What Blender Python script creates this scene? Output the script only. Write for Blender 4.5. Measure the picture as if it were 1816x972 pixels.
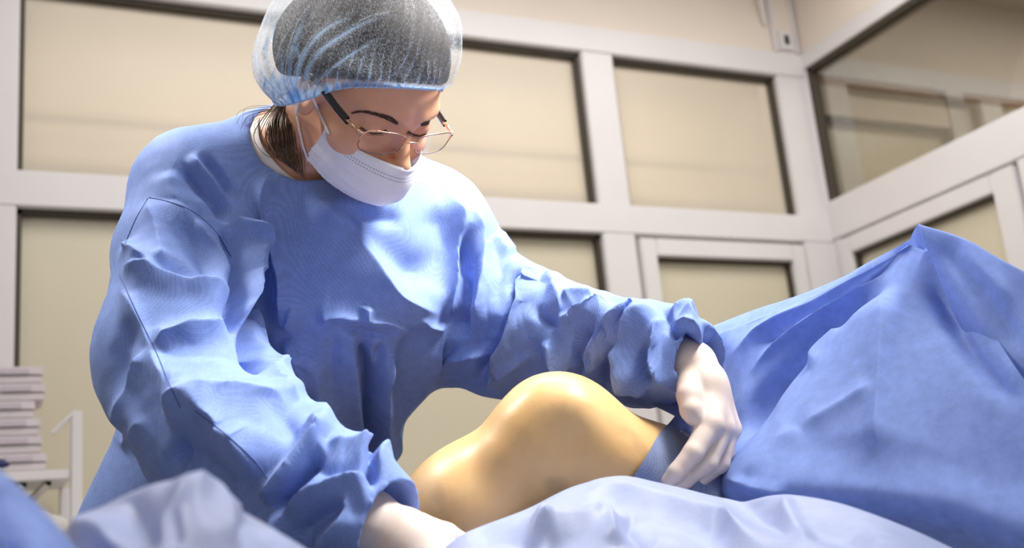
import bpy, bmesh, math, random
import numpy as np
from mathutils import Matrix, Vector
from mathutils.bvhtree import BVHTree

# ------------------------------------------------------------------ camera, world, lights
random.seed(4); rng = np.random.default_rng(4)
SC = bpy.context.scene
COL = SC.collection
for o in list(bpy.data.objects): bpy.data.objects.remove(o)
FPX = 2000.0
CAM = np.array([0.0, 0.0, 0.95])
# camera-to-world rotation solved from the vanishing points of the two walls
RCW = np.array([[0.90343053, -0.02388993, -0.42806839],
                [-0.41833951, -0.26764939, -0.86796075],
                [-0.09383672, 0.96322016, -0.25179673]])
cd = bpy.data.cameras.new('camera'); cam = bpy.data.objects.new('camera', cd); COL.objects.link(cam)
cam.matrix_world = Matrix([list(RCW[i]) + [CAM[i]] for i in range(3)] + [[0, 0, 0, 1]])
cd.sensor_width = 36.0; cd.lens = FPX / 1816 * 36.0; cd.clip_start = 0.02
cd.dof.use_dof = True; cd.dof.focus_distance = 1.33; cd.dof.aperture_fstop = 4.5
SC.camera = cam
SC.view_settings.view_transform = 'Standard'; SC.view_settings.look = 'None'
SC.view_settings.gamma = 1.0; SC.view_settings.use_curve_mapping = False
SC.view_settings.exposure = 0.25
W = bpy.data.worlds.new('world'); SC.world = W; W.use_nodes = True
W.node_tree.nodes['Background'].inputs[0].default_value = (1.0, 0.97, 0.95, 1)
W.node_tree.nodes['Background'].inputs[1].default_value = 0.40

def P(px, py, d):
    return CAM + RCW @ np.array([(px - 908) / FPX * d, -(py - 486) / FPX * d, -d])
def PIX(v):
    c = (np.asarray(v) - CAM) @ RCW
    d = -c[..., 2]
    return np.stack([908 + FPX * c[..., 0] / d, 486 - FPX * c[..., 1] / d, d], -1)

def aim(o, target):
    v = Vector(target) - o.location
    o.rotation_euler = v.to_track_quat('-Z', 'Y').to_euler()
def area(name, loc, target, size, power, col=(1, 1, 1), sy=None, spread=math.pi):
    l = bpy.data.lights.new(name, 'AREA'); l.energy = power; l.color = col; l.size = size; l.spread = spread
    if sy: l.shape = 'RECTANGLE'; l.size_y = sy
    o = bpy.data.objects.new(name, l); COL.objects.link(o); o.location = loc; aim(o, target); return o
# two heads of the ceiling-hung operating lamp, above the table
area('operating_light_key', (1.15, 0.60, 2.40), tuple(P(600, 450, 1.45)), 0.40, 9.4, (1.0, 0.95, 0.88), spread=1.1)
area('operating_light_side', (-0.45, 1.65, 2.65), tuple(P(500, 500, 1.40)), 0.34, 4.0, (1.0, 0.96, 0.90), spread=1.1)
# ceiling panels of the theatre and of the corridor behind the glass
area('ceiling_panel_light', (1.0, 0.0, 3.38), (1.0, 0.0, 0), 1.8, 34, (1.0, 0.98, 0.96))
area('ceiling_panel_light', (1.6, 2.2, 3.38), (1.6, 2.2, 0), 3.0, 50, (1.0, 0.98, 0.96), sy=1.0)
area('corridor_light', (1.7, 4.1, 3.36), (1.7, 4.1, 0), 3.6, 54, (1.0, 0.98, 0.95), sy=0.6)
area('side_room_light', (4.6, 2.2, 3.36), (4.6, 2.2, 0), 0.8, 17, (1.0, 0.94, 0.84))

# ------------------------------------------------------------------ materials
def mat(name):
    m = bpy.data.materials.new(name); m.use_nodes = True
    nt = m.node_tree; return m, nt, nt.nodes['Principled BSDF']
def node(nt, t, **kw):
    n = nt.nodes.new(t)
    for k, v in kw.items(): setattr(n, k, v)
    return n
def ramp(nt, stops, interp='LINEAR'):
    r = node(nt, 'ShaderNodeValToRGB'); cr = r.color_ramp; cr.interpolation = interp
    while len(cr.elements) < len(stops): cr.elements.new(0.5)
    for e, (p, c) in zip(cr.elements, stops): e.position = p; e.color = (*c, 1)
    return r
def bump(nt, bs, h, strength, dist):
    b = node(nt, 'ShaderNodeBump'); b.inputs['Strength'].default_value = strength; b.inputs['Distance'].default_value = dist
    nt.links.new(h, b.inputs['Height']); nt.links.new(b.outputs[0], bs.inputs['Normal']); return b
def plain(name, col, rough=0.5, metal=0.0, var=0.04, scale=6.0, spec=0.5):
    m, nt, b = mat(name)
    tc = node(nt, 'ShaderNodeTexCoord'); n = node(nt, 'ShaderNodeTexNoise'); n.inputs['Scale'].default_value = scale
    n.inputs['Detail'].default_value = 4
    nt.links.new(tc.outputs['Object'], n.inputs['Vector'])
    c = np.array(col); r = ramp(nt, [(0.3, c * (1 - var)), (0.7, np.minimum(c * (1 + var), 1))])
    nt.links.new(n.outputs[0], r.inputs[0]); nt.links.new(r.outputs[0], b.inputs['Base Color'])
    b.inputs['Roughness'].default_value = rough; b.inputs['Metallic'].default_value = metal
    b.inputs['Specular IOR Level'].default_value = spec
    return m
def nonwoven(name, col, dot=520.0, dotamt=0.10, trans=0.22, mottle=0.10, rough=0.70, sheen=0.04, bmp=0.25):
    """spun-bonded fabric: embossed dots, cloudy fibre density, some light coming through"""
    m, nt, b = mat(name); L = nt.links
    tc = node(nt, 'ShaderNodeTexCoord')
    vo = node(nt, 'ShaderNodeTexVoronoi'); vo.inputs['Scale'].default_value = dot; vo.inputs['Randomness'].default_value = 0.25
    L.new(tc.outputs['Object'], vo.inputs['Vector'])
    no = node(nt, 'ShaderNodeTexNoise'); no.inputs['Scale'].default_value = 55; no.inputs['Detail'].default_value = 7
    no.inputs['Roughness'].default_value = 0.7
    L.new(tc.outputs['Object'], no.inputs['Vector'])
    c = np.array(col)
    r1 = ramp(nt, [(0.30, c * (1 - mottle)), (0.72, np.minimum(c * (1 + mottle), 1))]); L.new(no.outputs[0], r1.inputs[0])
    r2 = ramp(nt, [(0.15, (1 - dotamt * 2.2,) * 3), (0.55, (1.0,) * 3)]); L.new(vo.outputs['Distance'], r2.inputs[0])
    mx = node(nt, 'ShaderNodeMix', data_type='RGBA', blend_type='MULTIPLY'); mx.inputs[0].default_value = 1
    L.new(r1.outputs[0], mx.inputs[6]); L.new(r2.outputs[0], mx.inputs[7])
    L.new(mx.outputs[2], b.inputs['Base Color'])
    b.inputs['Roughness'].default_value = rough; b.inputs['Specular IOR Level'].default_value = 0.25
    b.inputs['Sheen Weight'].default_value = sheen; b.inputs['Sheen Roughness'].default_value = 0.4
    bump(nt, b, vo.outputs['Distance'], bmp, 0.0006)
    tr = node(nt, 'ShaderNodeBsdfTranslucent'); L.new(mx.outputs[2], tr.inputs['Color'])
    ms = node(nt, 'ShaderNodeMixShader'); ms.inputs[0].default_value = trans
    L.new(b.outputs[0], ms.inputs[1]); L.new(tr.outputs[0], ms.inputs[2])
    L.new(ms.outputs[0], nt.nodes['Material Output'].inputs['Surface'])
    return m
M = {}
M['gown'] = nonwoven('gown_nonwoven', (0.225, 0.335, 0.730), dot=480, dotamt=0.13, trans=0.15)
M['drape'] = nonwoven('drape_nonwoven', (0.235, 0.345, 0.760), dot=600, dotamt=0.04, trans=0.25, mottle=0.13)
M['drape_pale'] = nonwoven('drape_film', (0.320, 0.375, 0.590), dot=500, dotamt=0.02, trans=0.15, mottle=0.08, rough=0.42)
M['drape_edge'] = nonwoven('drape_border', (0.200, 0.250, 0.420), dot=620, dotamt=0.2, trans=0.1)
M['seam'] = plain('seam_thread', (0.05, 0.09, 0.28), 0.8)
M['mask'] = nonwoven('mask_fabric', (0.74, 0.76, 0.86), dot=900, dotamt=0.02, trans=0.15, mottle=0.02, sheen=0.1)
M['loop'] = plain('ear_loop_elastic', (0.80, 0.79, 0.82), 0.8)
M['shirt'] = plain('white_cotton', (0.72, 0.66, 0.64), 0.9)
M['frame_white'] = plain('white_pvc', (0.72, 0.695, 0.70), 0.38, var=0.015)
M['wall'] = plain('painted_wall', (0.76, 0.68, 0.60), 0.7, var=0.02)
M['ceiling'] = plain('painted_ceiling', (0.66, 0.58, 0.50), 0.8, var=0.02)
M['floor'] = plain('vinyl_floor', (0.42, 0.41, 0.40), 0.35, var=0.05)
M['cream'] = plain('cream_wall', (0.67, 0.585, 0.45), 0.7, var=0.02)
M['gasket'] = plain('rubber_gasket', (0.05, 0.04, 0.025), 0.6)
M['black'] = plain('black_plastic', (0.012, 0.012, 0.015), 0.35)
M['gold'] = plain('rose_gold_metal', (0.72, 0.44, 0.30), 0.22, metal=1.0)
M['steel'] = plain('stainless_steel', (0.55, 0.53, 0.50), 0.25, metal=1.0)
M['hair'] = plain('dark_hair', (0.018, 0.012, 0.010), 0.75, var=0.3, scale=120)
M['hair_brown'] = plain('brown_hair', (0.10, 0.055, 0.028), 0.4, var=0.4, scale=300)
M['paper'] = plain('carton_white', (0.66, 0.60, 0.63), 0.6, var=0.05, scale=14)
M['trim'] = plain('dado_rail', (0.50, 0.41, 0.27), 0.6)
M['wood'] = plain('wood_batten', (0.36, 0.20, 0.09), 0.5, var=0.12, scale=30)
M['print'] = plain('lilac_print', (0.56, 0.49, 0.55), 0.6)
M['linen'] = plain('white_linen', (0.80, 0.78, 0.77), 0.9)
M['navy'] = plain('navy_fabric', (0.02, 0.03, 0.12), 0.7)
def glass_clear(name, tint, refl, fres=1.0):
    m, nt, b = mat(name); L = nt.links
    t = node(nt, 'ShaderNodeBsdfTransparent'); t.inputs[0].default_value = (*tint, 1)
    g = node(nt, 'ShaderNodeBsdfGlossy'); g.inputs['Roughness'].default_value = 0.03
    fr = node(nt, 'ShaderNodeFresnel'); fr.inputs[0].default_value = 1.5
    ma = node(nt, 'ShaderNodeMath', operation='MULTIPLY_ADD'); ma.inputs[1].default_value = fres; ma.inputs[2].default_value = refl
    L.new(fr.outputs[0], ma.inputs[0])
    ms = node(nt, 'ShaderNodeMixShader'); L.new(ma.outputs[0], ms.inputs[0]); L.new(t.outputs[0], ms.inputs[1]); L.new(g.outputs[0], ms.inputs[2])
    L.new(ms.outputs[0], nt.nodes['Material Output'].inputs['Surface']); return m
M['glass'] = glass_clear('window_glass', (0.96, 0.95, 0.91), 0.0, 0.6)
def film(name, col, clear):
    m = plain(name, col, 0.35, var=0.03, scale=2); nt = m.node_tree; b = nt.nodes['Principled BSDF']
    t = node(nt, 'ShaderNodeBsdfTransparent'); t.inputs[0].default_value = (0.97, 0.92, 0.84, 1)
    ms = node(nt, 'ShaderNodeMixShader'); ms.inputs[0].default_value = clear
    nt.links.new(b.outputs[0], ms.inputs[1]); nt.links.new(t.outputs[0], ms.inputs[2]); nt.links.new(ms.outputs[0], nt.nodes['Material Output'].inputs['Surface']); return m
M['satin'] = film('satin_glass_film', (0.70, 0.64, 0.54), 0.30)
M['lens'] = glass_clear('lens_glass', (0.97, 0.95, 0.96), 0.05, 0.0)
M['frost'] = plain('frosted_film', (0.63, 0.575, 0.44), 0.32, var=0.03, scale=2)
def skin(name, stops, scale, rough=0.42, sss=0.12, mark=None):
    m, nt, b = mat(name); L = nt.links
    tc = node(nt, 'ShaderNodeTexCoord'); n = node(nt, 'ShaderNodeTexNoise'); n.inputs['Scale'].default_value = scale; n.inputs['Detail'].default_value = 5
    L.new(tc.outputs['Object'], n.inputs['Vector']); r = ramp(nt, stops); L.new(n.outputs[0], r.inputs[0])
    out = r.outputs[0]
    if mark:
        n2 = node(nt, 'ShaderNodeTexNoise'); n2.inputs['Scale'].default_value = mark[1]; n2.inputs['Detail'].default_value = 2
        L.new(tc.outputs['Object'], n2.inputs['Vector']); r2 = ramp(nt, [(mark[2], (0, 0, 0)), (mark[3], (1, 1, 1))]); L.new(n2.outputs[0], r2.inputs[0])
        mx = node(nt, 'ShaderNodeMix', data_type='RGBA'); L.new(r2.outputs[0], mx.inputs[0]); L.new(out, mx.inputs[6]); mx.inputs[7].default_value = (*mark[0], 1); out = mx.outputs[2]
    L.new(out, b.inputs['Base Color']); b.inputs['Roughness'].default_value = rough
    b.inputs['Subsurface Weight'].default_value = sss; b.inputs['Subsurface Radius'].default_value = (0.012, 0.004, 0.002); b.inputs['Subsurface Scale'].default_value = 0.5
    n3 = node(nt, 'ShaderNodeTexNoise'); n3.inputs['Scale'].default_value = 420; n3.inputs['Detail'].default_value = 3
    L.new(tc.outputs['Object'], n3.inputs['Vector']); bump(nt, b, n3.outputs[0], 0.12, 0.001)
    return m
M['skin'] = skin('face_skin', [(0.3, (0.68, 0.335, 0.205)), (0.7, (0.75, 0.41, 0.26))], 22)
M['leg'] = skin('iodine_skin', [(0.32, (0.60, 0.365, 0.150)), (0.72, (0.72, 0.485, 0.235))], 11, rough=0.40, mark=((0.30, 0.20, 0.10), 16, 0.60, 0.80))
M['glove'] = skin('latex_glove', [(0.3, (0.62, 0.51, 0.455)), (0.7, (0.70, 0.60, 0.55))], 40, rough=0.45, sss=0.08)

def cap_material():
    m, nt, b = mat('cap_nonwoven'); L = nt.links; tc = node(nt, 'ShaderNodeTexCoord'); at = node(nt, 'ShaderNodeAttribute', attribute_name='layers'); op = node(nt, 'ShaderNodeAttribute', attribute_name='opacity')
    n = node(nt, 'ShaderNodeTexNoise'); n.inputs['Scale'].default_value = 760; n.inputs['Detail'].default_value = 3; n.inputs['Roughness'].default_value = 0.75
    mp = node(nt, 'ShaderNodeMapping'); mp.inputs['Scale'].default_value = (1, 1, 0.45); L.new(tc.outputs['Object'], mp.inputs[0]); L.new(mp.outputs[0], n.inputs['Vector'])
    r = ramp(nt, [(0.43, (0.03,) * 3), (0.70, (0.56,) * 3)]); L.new(n.outputs[0], r.inputs[0])
    ad = node(nt, 'ShaderNodeMath', operation='ADD', use_clamp=True); L.new(r.outputs[0], ad.inputs[0]); L.new(op.outputs['Fac'], ad.inputs[1])
    c = ramp(nt, [(0.0, (0.58, 0.64, 0.74)), (0.35, (0.42, 0.60, 0.84)), (0.8, (0.10, 0.30, 0.72))]); L.new(at.outputs['Fac'], c.inputs[0])
    L.new(c.outputs[0], b.inputs['Base Color']); b.inputs['Roughness'].default_value = 0.6; b.inputs['Sheen Weight'].default_value = 0.3
    tl = node(nt, 'ShaderNodeBsdfTranslucent'); L.new(c.outputs[0], tl.inputs[0]); ms = node(nt, 'ShaderNodeMixShader'); ms.inputs[0].default_value = 0.35
    L.new(b.outputs[0], ms.inputs[1]); L.new(tl.outputs[0], ms.inputs[2])
    tp = node(nt, 'ShaderNodeBsdfTransparent'); m2 = node(nt, 'ShaderNodeMixShader'); L.new(ad.outputs[0], m2.inputs[0]); L.new(tp.outputs[0], m2.inputs[1]); L.new(ms.outputs[0], m2.inputs[2])
    L.new(m2.outputs[0], nt.nodes['Material Output'].inputs['Surface']); return m
M['cap'] = cap_material()
def stitched():
    """mask fabric with two rows of stitch marks under its upper edge and a welded patch at its sides"""
    m = nonwoven('mask_fabric_stitched', (0.87, 0.88, 0.96), dot=900, dotamt=0.02, trans=0.12, mottle=0.02, sheen=0.1); nt = m.node_tree; L = nt.links; b = nt.nodes['Principled BSDF']
    uv = node(nt, 'ShaderNodeUVMap'); sx = node(nt, 'ShaderNodeSeparateXYZ'); L.new(uv.outputs[0], sx.inputs[0])
    def mth(op, a, bb, clamp=False):
        n = node(nt, 'ShaderNodeMath', operation=op, use_clamp=clamp)
        for i, v in enumerate((a, bb)):
            if v is None: continue
            if isinstance(v, (int, float)): n.inputs[i].default_value = v
            else: L.new(v, n.inputs[i])
        return n.outputs[0]
    U, Vv = sx.outputs[0], sx.outputs[1]
    def near(val, c, w): return mth('LESS_THAN', mth('ABSOLUTE', mth('SUBTRACT', val, c), None), w)
    dash = mth('LESS_THAN', mth('FRACT', mth('MULTIPLY', U, 70.0), None), 0.55)
    rows = mth('MULTIPLY', mth('ADD', near(Vv, 0.135, 0.008), near(Vv, 0.175, 0.008), True), dash)
    side = mth('ADD', mth('LESS_THAN', U, 0.075), mth('GREATER_THAN', U, 0.925), True)
    d2 = mth('MULTIPLY', mth('LESS_THAN', mth('FRACT', mth('MULTIPLY', U, 110.0), None), 0.5), mth('LESS_THAN', mth('FRACT', mth('MULTIPLY', Vv, 42.0), None), 0.5))
    fac = mth('MULTIPLY', mth('ADD', rows, mth('MULTIPLY', mth('MULTIPLY', side, d2), 0.5), True), 0.75)
    src = b.inputs['Base Color'].links[0].from_socket; mx = node(nt, 'ShaderNodeMix', data_type='RGBA'); L.new(fac, mx.inputs[0]); L.new(src, mx.inputs[6]); mx.inputs[7].default_value = (0.20, 0.24, 0.42, 1); L.new(mx.outputs[2], b.inputs['Base Color'])
    return m
M['mask'] = stitched()
M['brow'] = plain('brow_hair', (0.06, 0.03, 0.02), 0.6, var=0.3, scale=200)
M['elastic'] = plain('cap_elastic', (0.42, 0.58, 0.82), 0.7)
M['lens_edge'] = plain('clear_lens_edge', (0.16, 0.12, 0.14), 0.2)

# ------------------------------------------------------------------ mesh helpers
def props(o, label=None, cat=None, group=None, kind=None):
    if label: o['label'] = label
    if cat: o['category'] = cat
    if group: o['group'] = group
    if kind: o['kind'] = kind
    return o
def link(name, me, m=None, parent=None, smooth=True):
    o = bpy.data.objects.new(name, me); COL.objects.link(o)
    if m is not None: me.materials.append(m)
    if smooth: me.polygons.foreach_set('use_smooth', [True] * len(me.polygons))
    if parent is not None: o.parent = parent
    return o
def empty(name, loc, label=None, cat=None, group=None, kind=None):
    o = bpy.data.objects.new(name, None); COL.objects.link(o); o.location = loc; o.empty_display_size = 0.05
    return props(o, label, cat, group, kind)
def attach(o, parent):
    """parent o (whose mesh is in world space) under an empty that has only a location"""
    o.parent = parent; o.matrix_parent_inverse = Matrix.Translation(-Vector(parent.location)); return o
def qmesh(name, V, Q):
    me = bpy.data.meshes.new(name); V = np.asarray(V, np.float32); Q = np.asarray(Q, np.int32)
    me.vertices.add(len(V)); me.vertices.foreach_set('co', V.ravel())
    me.loops.add(Q.size); me.loops.foreach_set('vertex_index', Q.ravel())
    me.polygons.add(len(Q)); me.polygons.foreach_set('loop_start', np.arange(len(Q), dtype=np.int32) * Q.shape[1])
    me.polygons.foreach_set('loop_total', np.full(len(Q), Q.shape[1], np.int32))
    me.update(); me.validate(); return me
def boxmesh(name, boxes, bev=0.0):
    bm = bmesh.new()
    for (x0, x1, y0, y1, z0, z1) in boxes:
        r = bmesh.ops.create_cube(bm, size=1.0)
        for v in r['verts']:
            v.co = ((x0 + x1) / 2 + v.co.x * (x1 - x0), (y0 + y1) / 2 + v.co.y * (y1 - y0), (z0 + z1) / 2 + v.co.z * (z1 - z0))
    if bev: bmesh.ops.bevel(bm, geom=bm.edges[:], offset=bev, segments=2, affect='EDGES')
    me = bpy.data.meshes.new(name); bm.to_mesh(me); bm.free(); return me
def bx(name, b, m, parent=None, bev=0.0, **kw):
    o = link(name, boxmesh(name, b if isinstance(b[0], (tuple, list)) else [b], bev), m, None, smooth=False)
    if parent is not None: attach(o, parent)
    return props(o, **kw)
def tube_geo(pts, r, n=8, closed=False):
    pts = np.asarray(pts, float); k = len(pts); r = np.broadcast_to(np.asarray(r, float), (k,))
    T = np.gradient(pts, axis=0)
    if closed: T = np.roll(pts, -1, 0) - np.roll(pts, 1, 0)
    T /= np.linalg.norm(T, axis=1)[:, None] + 1e-12
    ref = np.array([0.31, 0.17, 0.93]); A = np.cross(T, ref); A /= np.linalg.norm(A, axis=1)[:, None] + 1e-9; B = np.cross(T, A)
    a = np.linspace(0, 2 * np.pi, n, endpoint=False)
    V = (pts[:, None] + r[:, None, None] * (np.cos(a)[None, :, None] * A[:, None] + np.sin(a)[None, :, None] * B[:, None])).reshape(-1, 3)
    Q = []
    for i in range(k if closed else k - 1):
        i2 = (i + 1) % k
        for j in range(n): Q.append((i * n + j, i * n + (j + 1) % n, i2 * n + (j + 1) % n, i2 * n + j))
    return V, np.array(Q)
def merge(parts):
    Vs, Qs, o = [], [], 0
    for V, Q in parts: Vs.append(V); Qs.append(np.asarray(Q) + o); o += len(V)
    return np.concatenate(Vs), np.concatenate(Qs)
def catmull(C, n):
    """C (k,3) control points -> n points"""
    C = np.asarray(C, float); k = len(C); E = np.vstack([2 * C[0] - C[1], C, 2 * C[-1] - C[-2]])
    t = np.linspace(0, k - 1 - 1e-9, n); i = t.astype(int); u = (t - i)[:, None]
    p0, p1, p2, p3 = E[i], E[i + 1], E[i + 2], E[i + 3]
    return 0.5 * (2 * p1 + (p2 - p0) * u + (2 * p0 - 5 * p1 + 4 * p2 - p3) * u ** 2 + (3 * p1 - p0 - 3 * p2 + p3) * u ** 3)
def resample(pts, n):
    pts = np.asarray(pts, float); s = np.r_[0, np.cumsum(np.linalg.norm(np.diff(pts, axis=0), axis=1))]
    t = np.linspace(0, s[-1], n); return np.stack([np.interp(t, s, pts[:, k]) for k in range(pts.shape[1])], 1)
def gridquads(nv, nu):
    i = np.arange(nv * nu).reshape(nv, nu)
    return np.stack([i[:-1, :-1], i[1:, :-1], i[1:, 1:], i[:-1, 1:]], -1).reshape(-1, 4)
def surface(rows, nu, nv):
    R_ = np.stack([catmull(np.asarray(r, float), nu) for r in rows])
    return np.stack([catmull(R_[:, j], nv) for j in range(nu)], 1)
# ---- signed distance fields
def rc(p, a, b, ra, rb):
    a = np.asarray(a, np.float32); ab = np.asarray(b, np.float32) - a
    t = np.clip(((p - a) @ ab) / (ab @ ab), 0, 1)
    q = p - a - t[:, None] * ab
    return np.sqrt(np.einsum('ij,ij->i', q, q)) - (ra + (rb - ra) * t)
def el(p, c, r, R=None):
    q = p - np.asarray(c, np.float32)
    if R is not None: q = q @ np.asarray(R, np.float32)
    r = np.asarray(r, np.float32)
    k0 = np.sqrt((((q / r) ** 2).sum(1))); k1 = np.sqrt((((q / r ** 2) ** 2).sum(1))) + 1e-9
    return k0 * (k0 - 1) / k1
def smin(a, b, k):
    h = np.clip(0.5 + 0.5 * (b - a) / k, 0, 1); return b + (a - b) * h - k * h * (1 - h)
def smax(a, b, k): return -smin(-a, -b, k)
def nets(fn, xs, ys, zs, band=True):
    """surface nets on a rectilinear grid -> verts, quads"""
    nx, ny, nz = len(xs), len(ys), len(zs)
    def full(ax, ay, az):
        G = np.empty((len(ax), len(ay), len(az)), np.float32); YZ = np.stack(np.meshgrid(ay, az, indexing='ij'), -1).reshape(-1, 2).astype(np.float32)
        ch = max(1, int(60000 / (len(ay) * len(az))))
        for i in range(0, len(ax), ch):
            xx = ax[i:i + ch].astype(np.float32)
            p = np.empty((len(xx), len(YZ), 3), np.float32); p[..., 0] = xx[:, None]; p[..., 1:] = YZ
            G[i:i + ch] = fn(p.reshape(-1, 3)).reshape(len(xx), len(ay), len(az))
        return G
    if band:     # coarse pass first, then only the cells near the surface
        k = 4; h = xs[1] - xs[0]; ix = [np.minimum((np.arange(n) + k // 2) // k, (n - 1) // k) for n in (nx, ny, nz)]
        Cg = full(xs[::k], ys[::k], zs[::k]); F = Cg[np.ix_(*ix)].copy()
        near = np.argwhere(np.abs(F) < 4.6 * h)
        for i in range(0, len(near), 60000):
            q = near[i:i + 60000]
            F[tuple(q.T)] = fn(np.stack([xs[q[:, 0]], ys[q[:, 1]], zs[q[:, 2]]], 1).astype(np.float32))
    else: F = full(xs, ys, zs)
    S = F < 0
    C = sum(S[a:nx - 1 + a, b:ny - 1 + b, c:nz - 1 + c].astype(np.int8) for a in (0, 1) for b in (0, 1) for c in (0, 1))
    act = np.argwhere((C > 0) & (C < 8)); idx = -np.ones(C.shape, np.int64); idx[tuple(act.T)] = np.arange(len(act))
    acc = np.zeros((len(act), 3)); cnt = np.zeros(len(act)); AX = (xs, ys, zs)
    corners = [(a, b, c) for a in (0, 1) for b in (0, 1) for c in (0, 1)]
    def pos(c): return np.stack([AX[k][act[:, k] + c[k]] for k in range(3)], 1)
    for c in corners:
        for ax in range(3):
            if c[ax] == 0:
                c2 = list(c); c2[ax] = 1
                f0 = F[act[:, 0] + c[0], act[:, 1] + c[1], act[:, 2] + c[2]]; f1 = F[act[:, 0] + c2[0], act[:, 1] + c2[1], act[:, 2] + c2[2]]
                m = (f0 < 0) != (f1 < 0); t = np.where(m, f0 / np.where(m, f0 - f1, 1), 0)[:, None]
                acc += m[:, None] * (pos(c) * (1 - t) + pos(c2) * t); cnt += m
    V = acc / cnt[:, None]; Q = []
    for ax in range(3):
        u, w = [(1, 2), (2, 0), (0, 1)][ax]
        sl0 = [slice(None)] * 3; sl1 = [slice(None)] * 3; sl0[ax] = slice(0, -1); sl1[ax] = slice(1, None)
        e = np.argwhere(S[tuple(sl0)] != S[tuple(sl1)])
        e = e[(e[:, u] > 0) & (e[:, w] > 0) & (e[:, u] < F.shape[u] - 1) & (e[:, w] < F.shape[w] - 1)]
        flip = S[tuple(sl0)][tuple(e.T)]
        def cell(du, dw):
            q = e.copy(); q[:, u] -= du; q[:, w] -= dw; return idx[tuple(q.T)]
        q = np.stack([cell(1, 1), cell(0, 1), cell(0, 0), cell(1, 0)], 1)
        Q.append(np.where(flip[:, None], q, q[:, ::-1]))
    return V, np.concatenate(Q)
def axis_grid(lo, hi, h): return np.arange(lo, hi + h, h)
def vnormals(V, Q):
    n = np.cross(V[Q[:, 2]] - V[Q[:, 0]], V[Q[:, 3]] - V[Q[:, 1]]); N = np.zeros_like(V)
    for k in range(4):
        for c in range(3): N[:, c] += np.bincount(Q[:, k], n[:, c], len(V))
    return N / (np.linalg.norm(N, axis=1)[:, None] + 1e-12)
def edges_of(Q):
    e = np.concatenate([Q[:, [0, 1]], Q[:, [1, 2]], Q[:, [2, 3]], Q[:, [3, 0]]]); e.sort(1)
    return np.unique(e, axis=0)
def avg(V, E, w=0.5, it=1):
    n = len(V); deg = np.bincount(E.ravel(), minlength=n)[:, None] + 1e-9
    for _ in range(it):
        S_ = np.zeros_like(V)
        for c in range(V.shape[1]): S_[:, c] = np.bincount(E[:, 0], V[E[:, 1], c], n) + np.bincount(E[:, 1], V[E[:, 0], c], n)
        V = V * (1 - w) + w * S_ / deg
    return V
def vnoise(p, seed=0):
    """smooth value noise, p (n,3) in cells"""
    r = np.random.default_rng(seed).random(4096).astype(np.float32) * 2 - 1
    i = np.floor(p).astype(np.int64); f = p - i; f = f * f * (3 - 2 * f); out = 0
    for a in (0, 1):
        for b in (0, 1):
            for c in (0, 1):
                h = ((i[:, 0] + a) * 73856093 ^ (i[:, 1] + b) * 19349663 ^ (i[:, 2] + c) * 83492791) & 4095
                out = out + r[h] * np.where(a, f[:, 0], 1 - f[:, 0]) * np.where(b, f[:, 1], 1 - f[:, 1]) * np.where(c, f[:, 2], 1 - f[:, 2])
    return out
def crumple(V, Q, slack, it=70, seed=1, cell=0.035, amp=0.004, bend=0.12, hold=0.02, dirs=None, dslack=0.0):
    """cloth longer than the shape it is laid on: the excess length buckles into creases.
       slack: per-vertex relative excess; dirs: per-vertex direction that gets dslack more"""
    E = edges_of(Q); D = np.concatenate([E, Q[:, [0, 2]], Q[:, [1, 3]]])
    d0 = V[D[:, 1]] - V[D[:, 0]]; L0 = np.linalg.norm(d0, axis=1)
    s = 0.5 * (slack[D[:, 0]] + slack[D[:, 1]])
    if dirs is not None:
        c = np.einsum('ij,ij->i', d0, dirs[D[:, 0]]) / (L0 + 1e-9); ds = 0.5 * (dslack[D[:, 0]] + dslack[D[:, 1]])
        s = s + ds * c * c
    R0 = L0 * (1 + s); N = vnormals(V, Q); n = len(V)
    act = np.clip(s, 0, 1); av = np.bincount(D.ravel(), np.repeat(act, 2), n) / np.bincount(D.ravel(), minlength=n)
    X0 = V.copy(); g = vnoise(V / cell, seed) + 0.5 * vnoise(V / cell * 2.3, seed + 7)
    X = V + N * (g * amp * np.clip(av * 12, 0, 1))[:, None]
    deg = np.bincount(D.ravel(), minlength=n)[:, None]
    for k in range(it):
        d = X[D[:, 1]] - X[D[:, 0]]; L = np.linalg.norm(d, axis=1) + 1e-9
        c = d * (0.5 * (L - R0) / L)[:, None]; A = np.empty_like(X)
        for a in range(3): A[:, a] = np.bincount(D[:, 0], c[:, a], n) - np.bincount(D[:, 1], c[:, a], n)
        X = X + 1.6 * A / deg
        if k % 2 == 0: X = avg(X, E, bend)
        X = X + hold * (X0 - X)
    return X
def subdivide(V, Q):
    E = edges_of(Q); n = len(V); key = E[:, 0].astype(np.int64) * n + E[:, 1]
    def eid(a, b):
        lo, hi = np.minimum(a, b).astype(np.int64), np.maximum(a, b); return n + np.searchsorted(key, lo * n + hi)
    F_ = n + len(E) + np.arange(len(Q)); a, b, c, d = Q.T
    ab, bc, cd_, da = eid(a, b), eid(b, c), eid(c, d), eid(d, a)
    V2 = np.concatenate([V, V[E].mean(1), V[Q].mean(1)])
    Q2 = np.concatenate([np.stack(t, 1) for t in ((a, ab, F_, da), (ab, b, bc, F_), (F_, bc, c, cd_), (da, F_, cd_, d))])
    return V2, Q2
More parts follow.
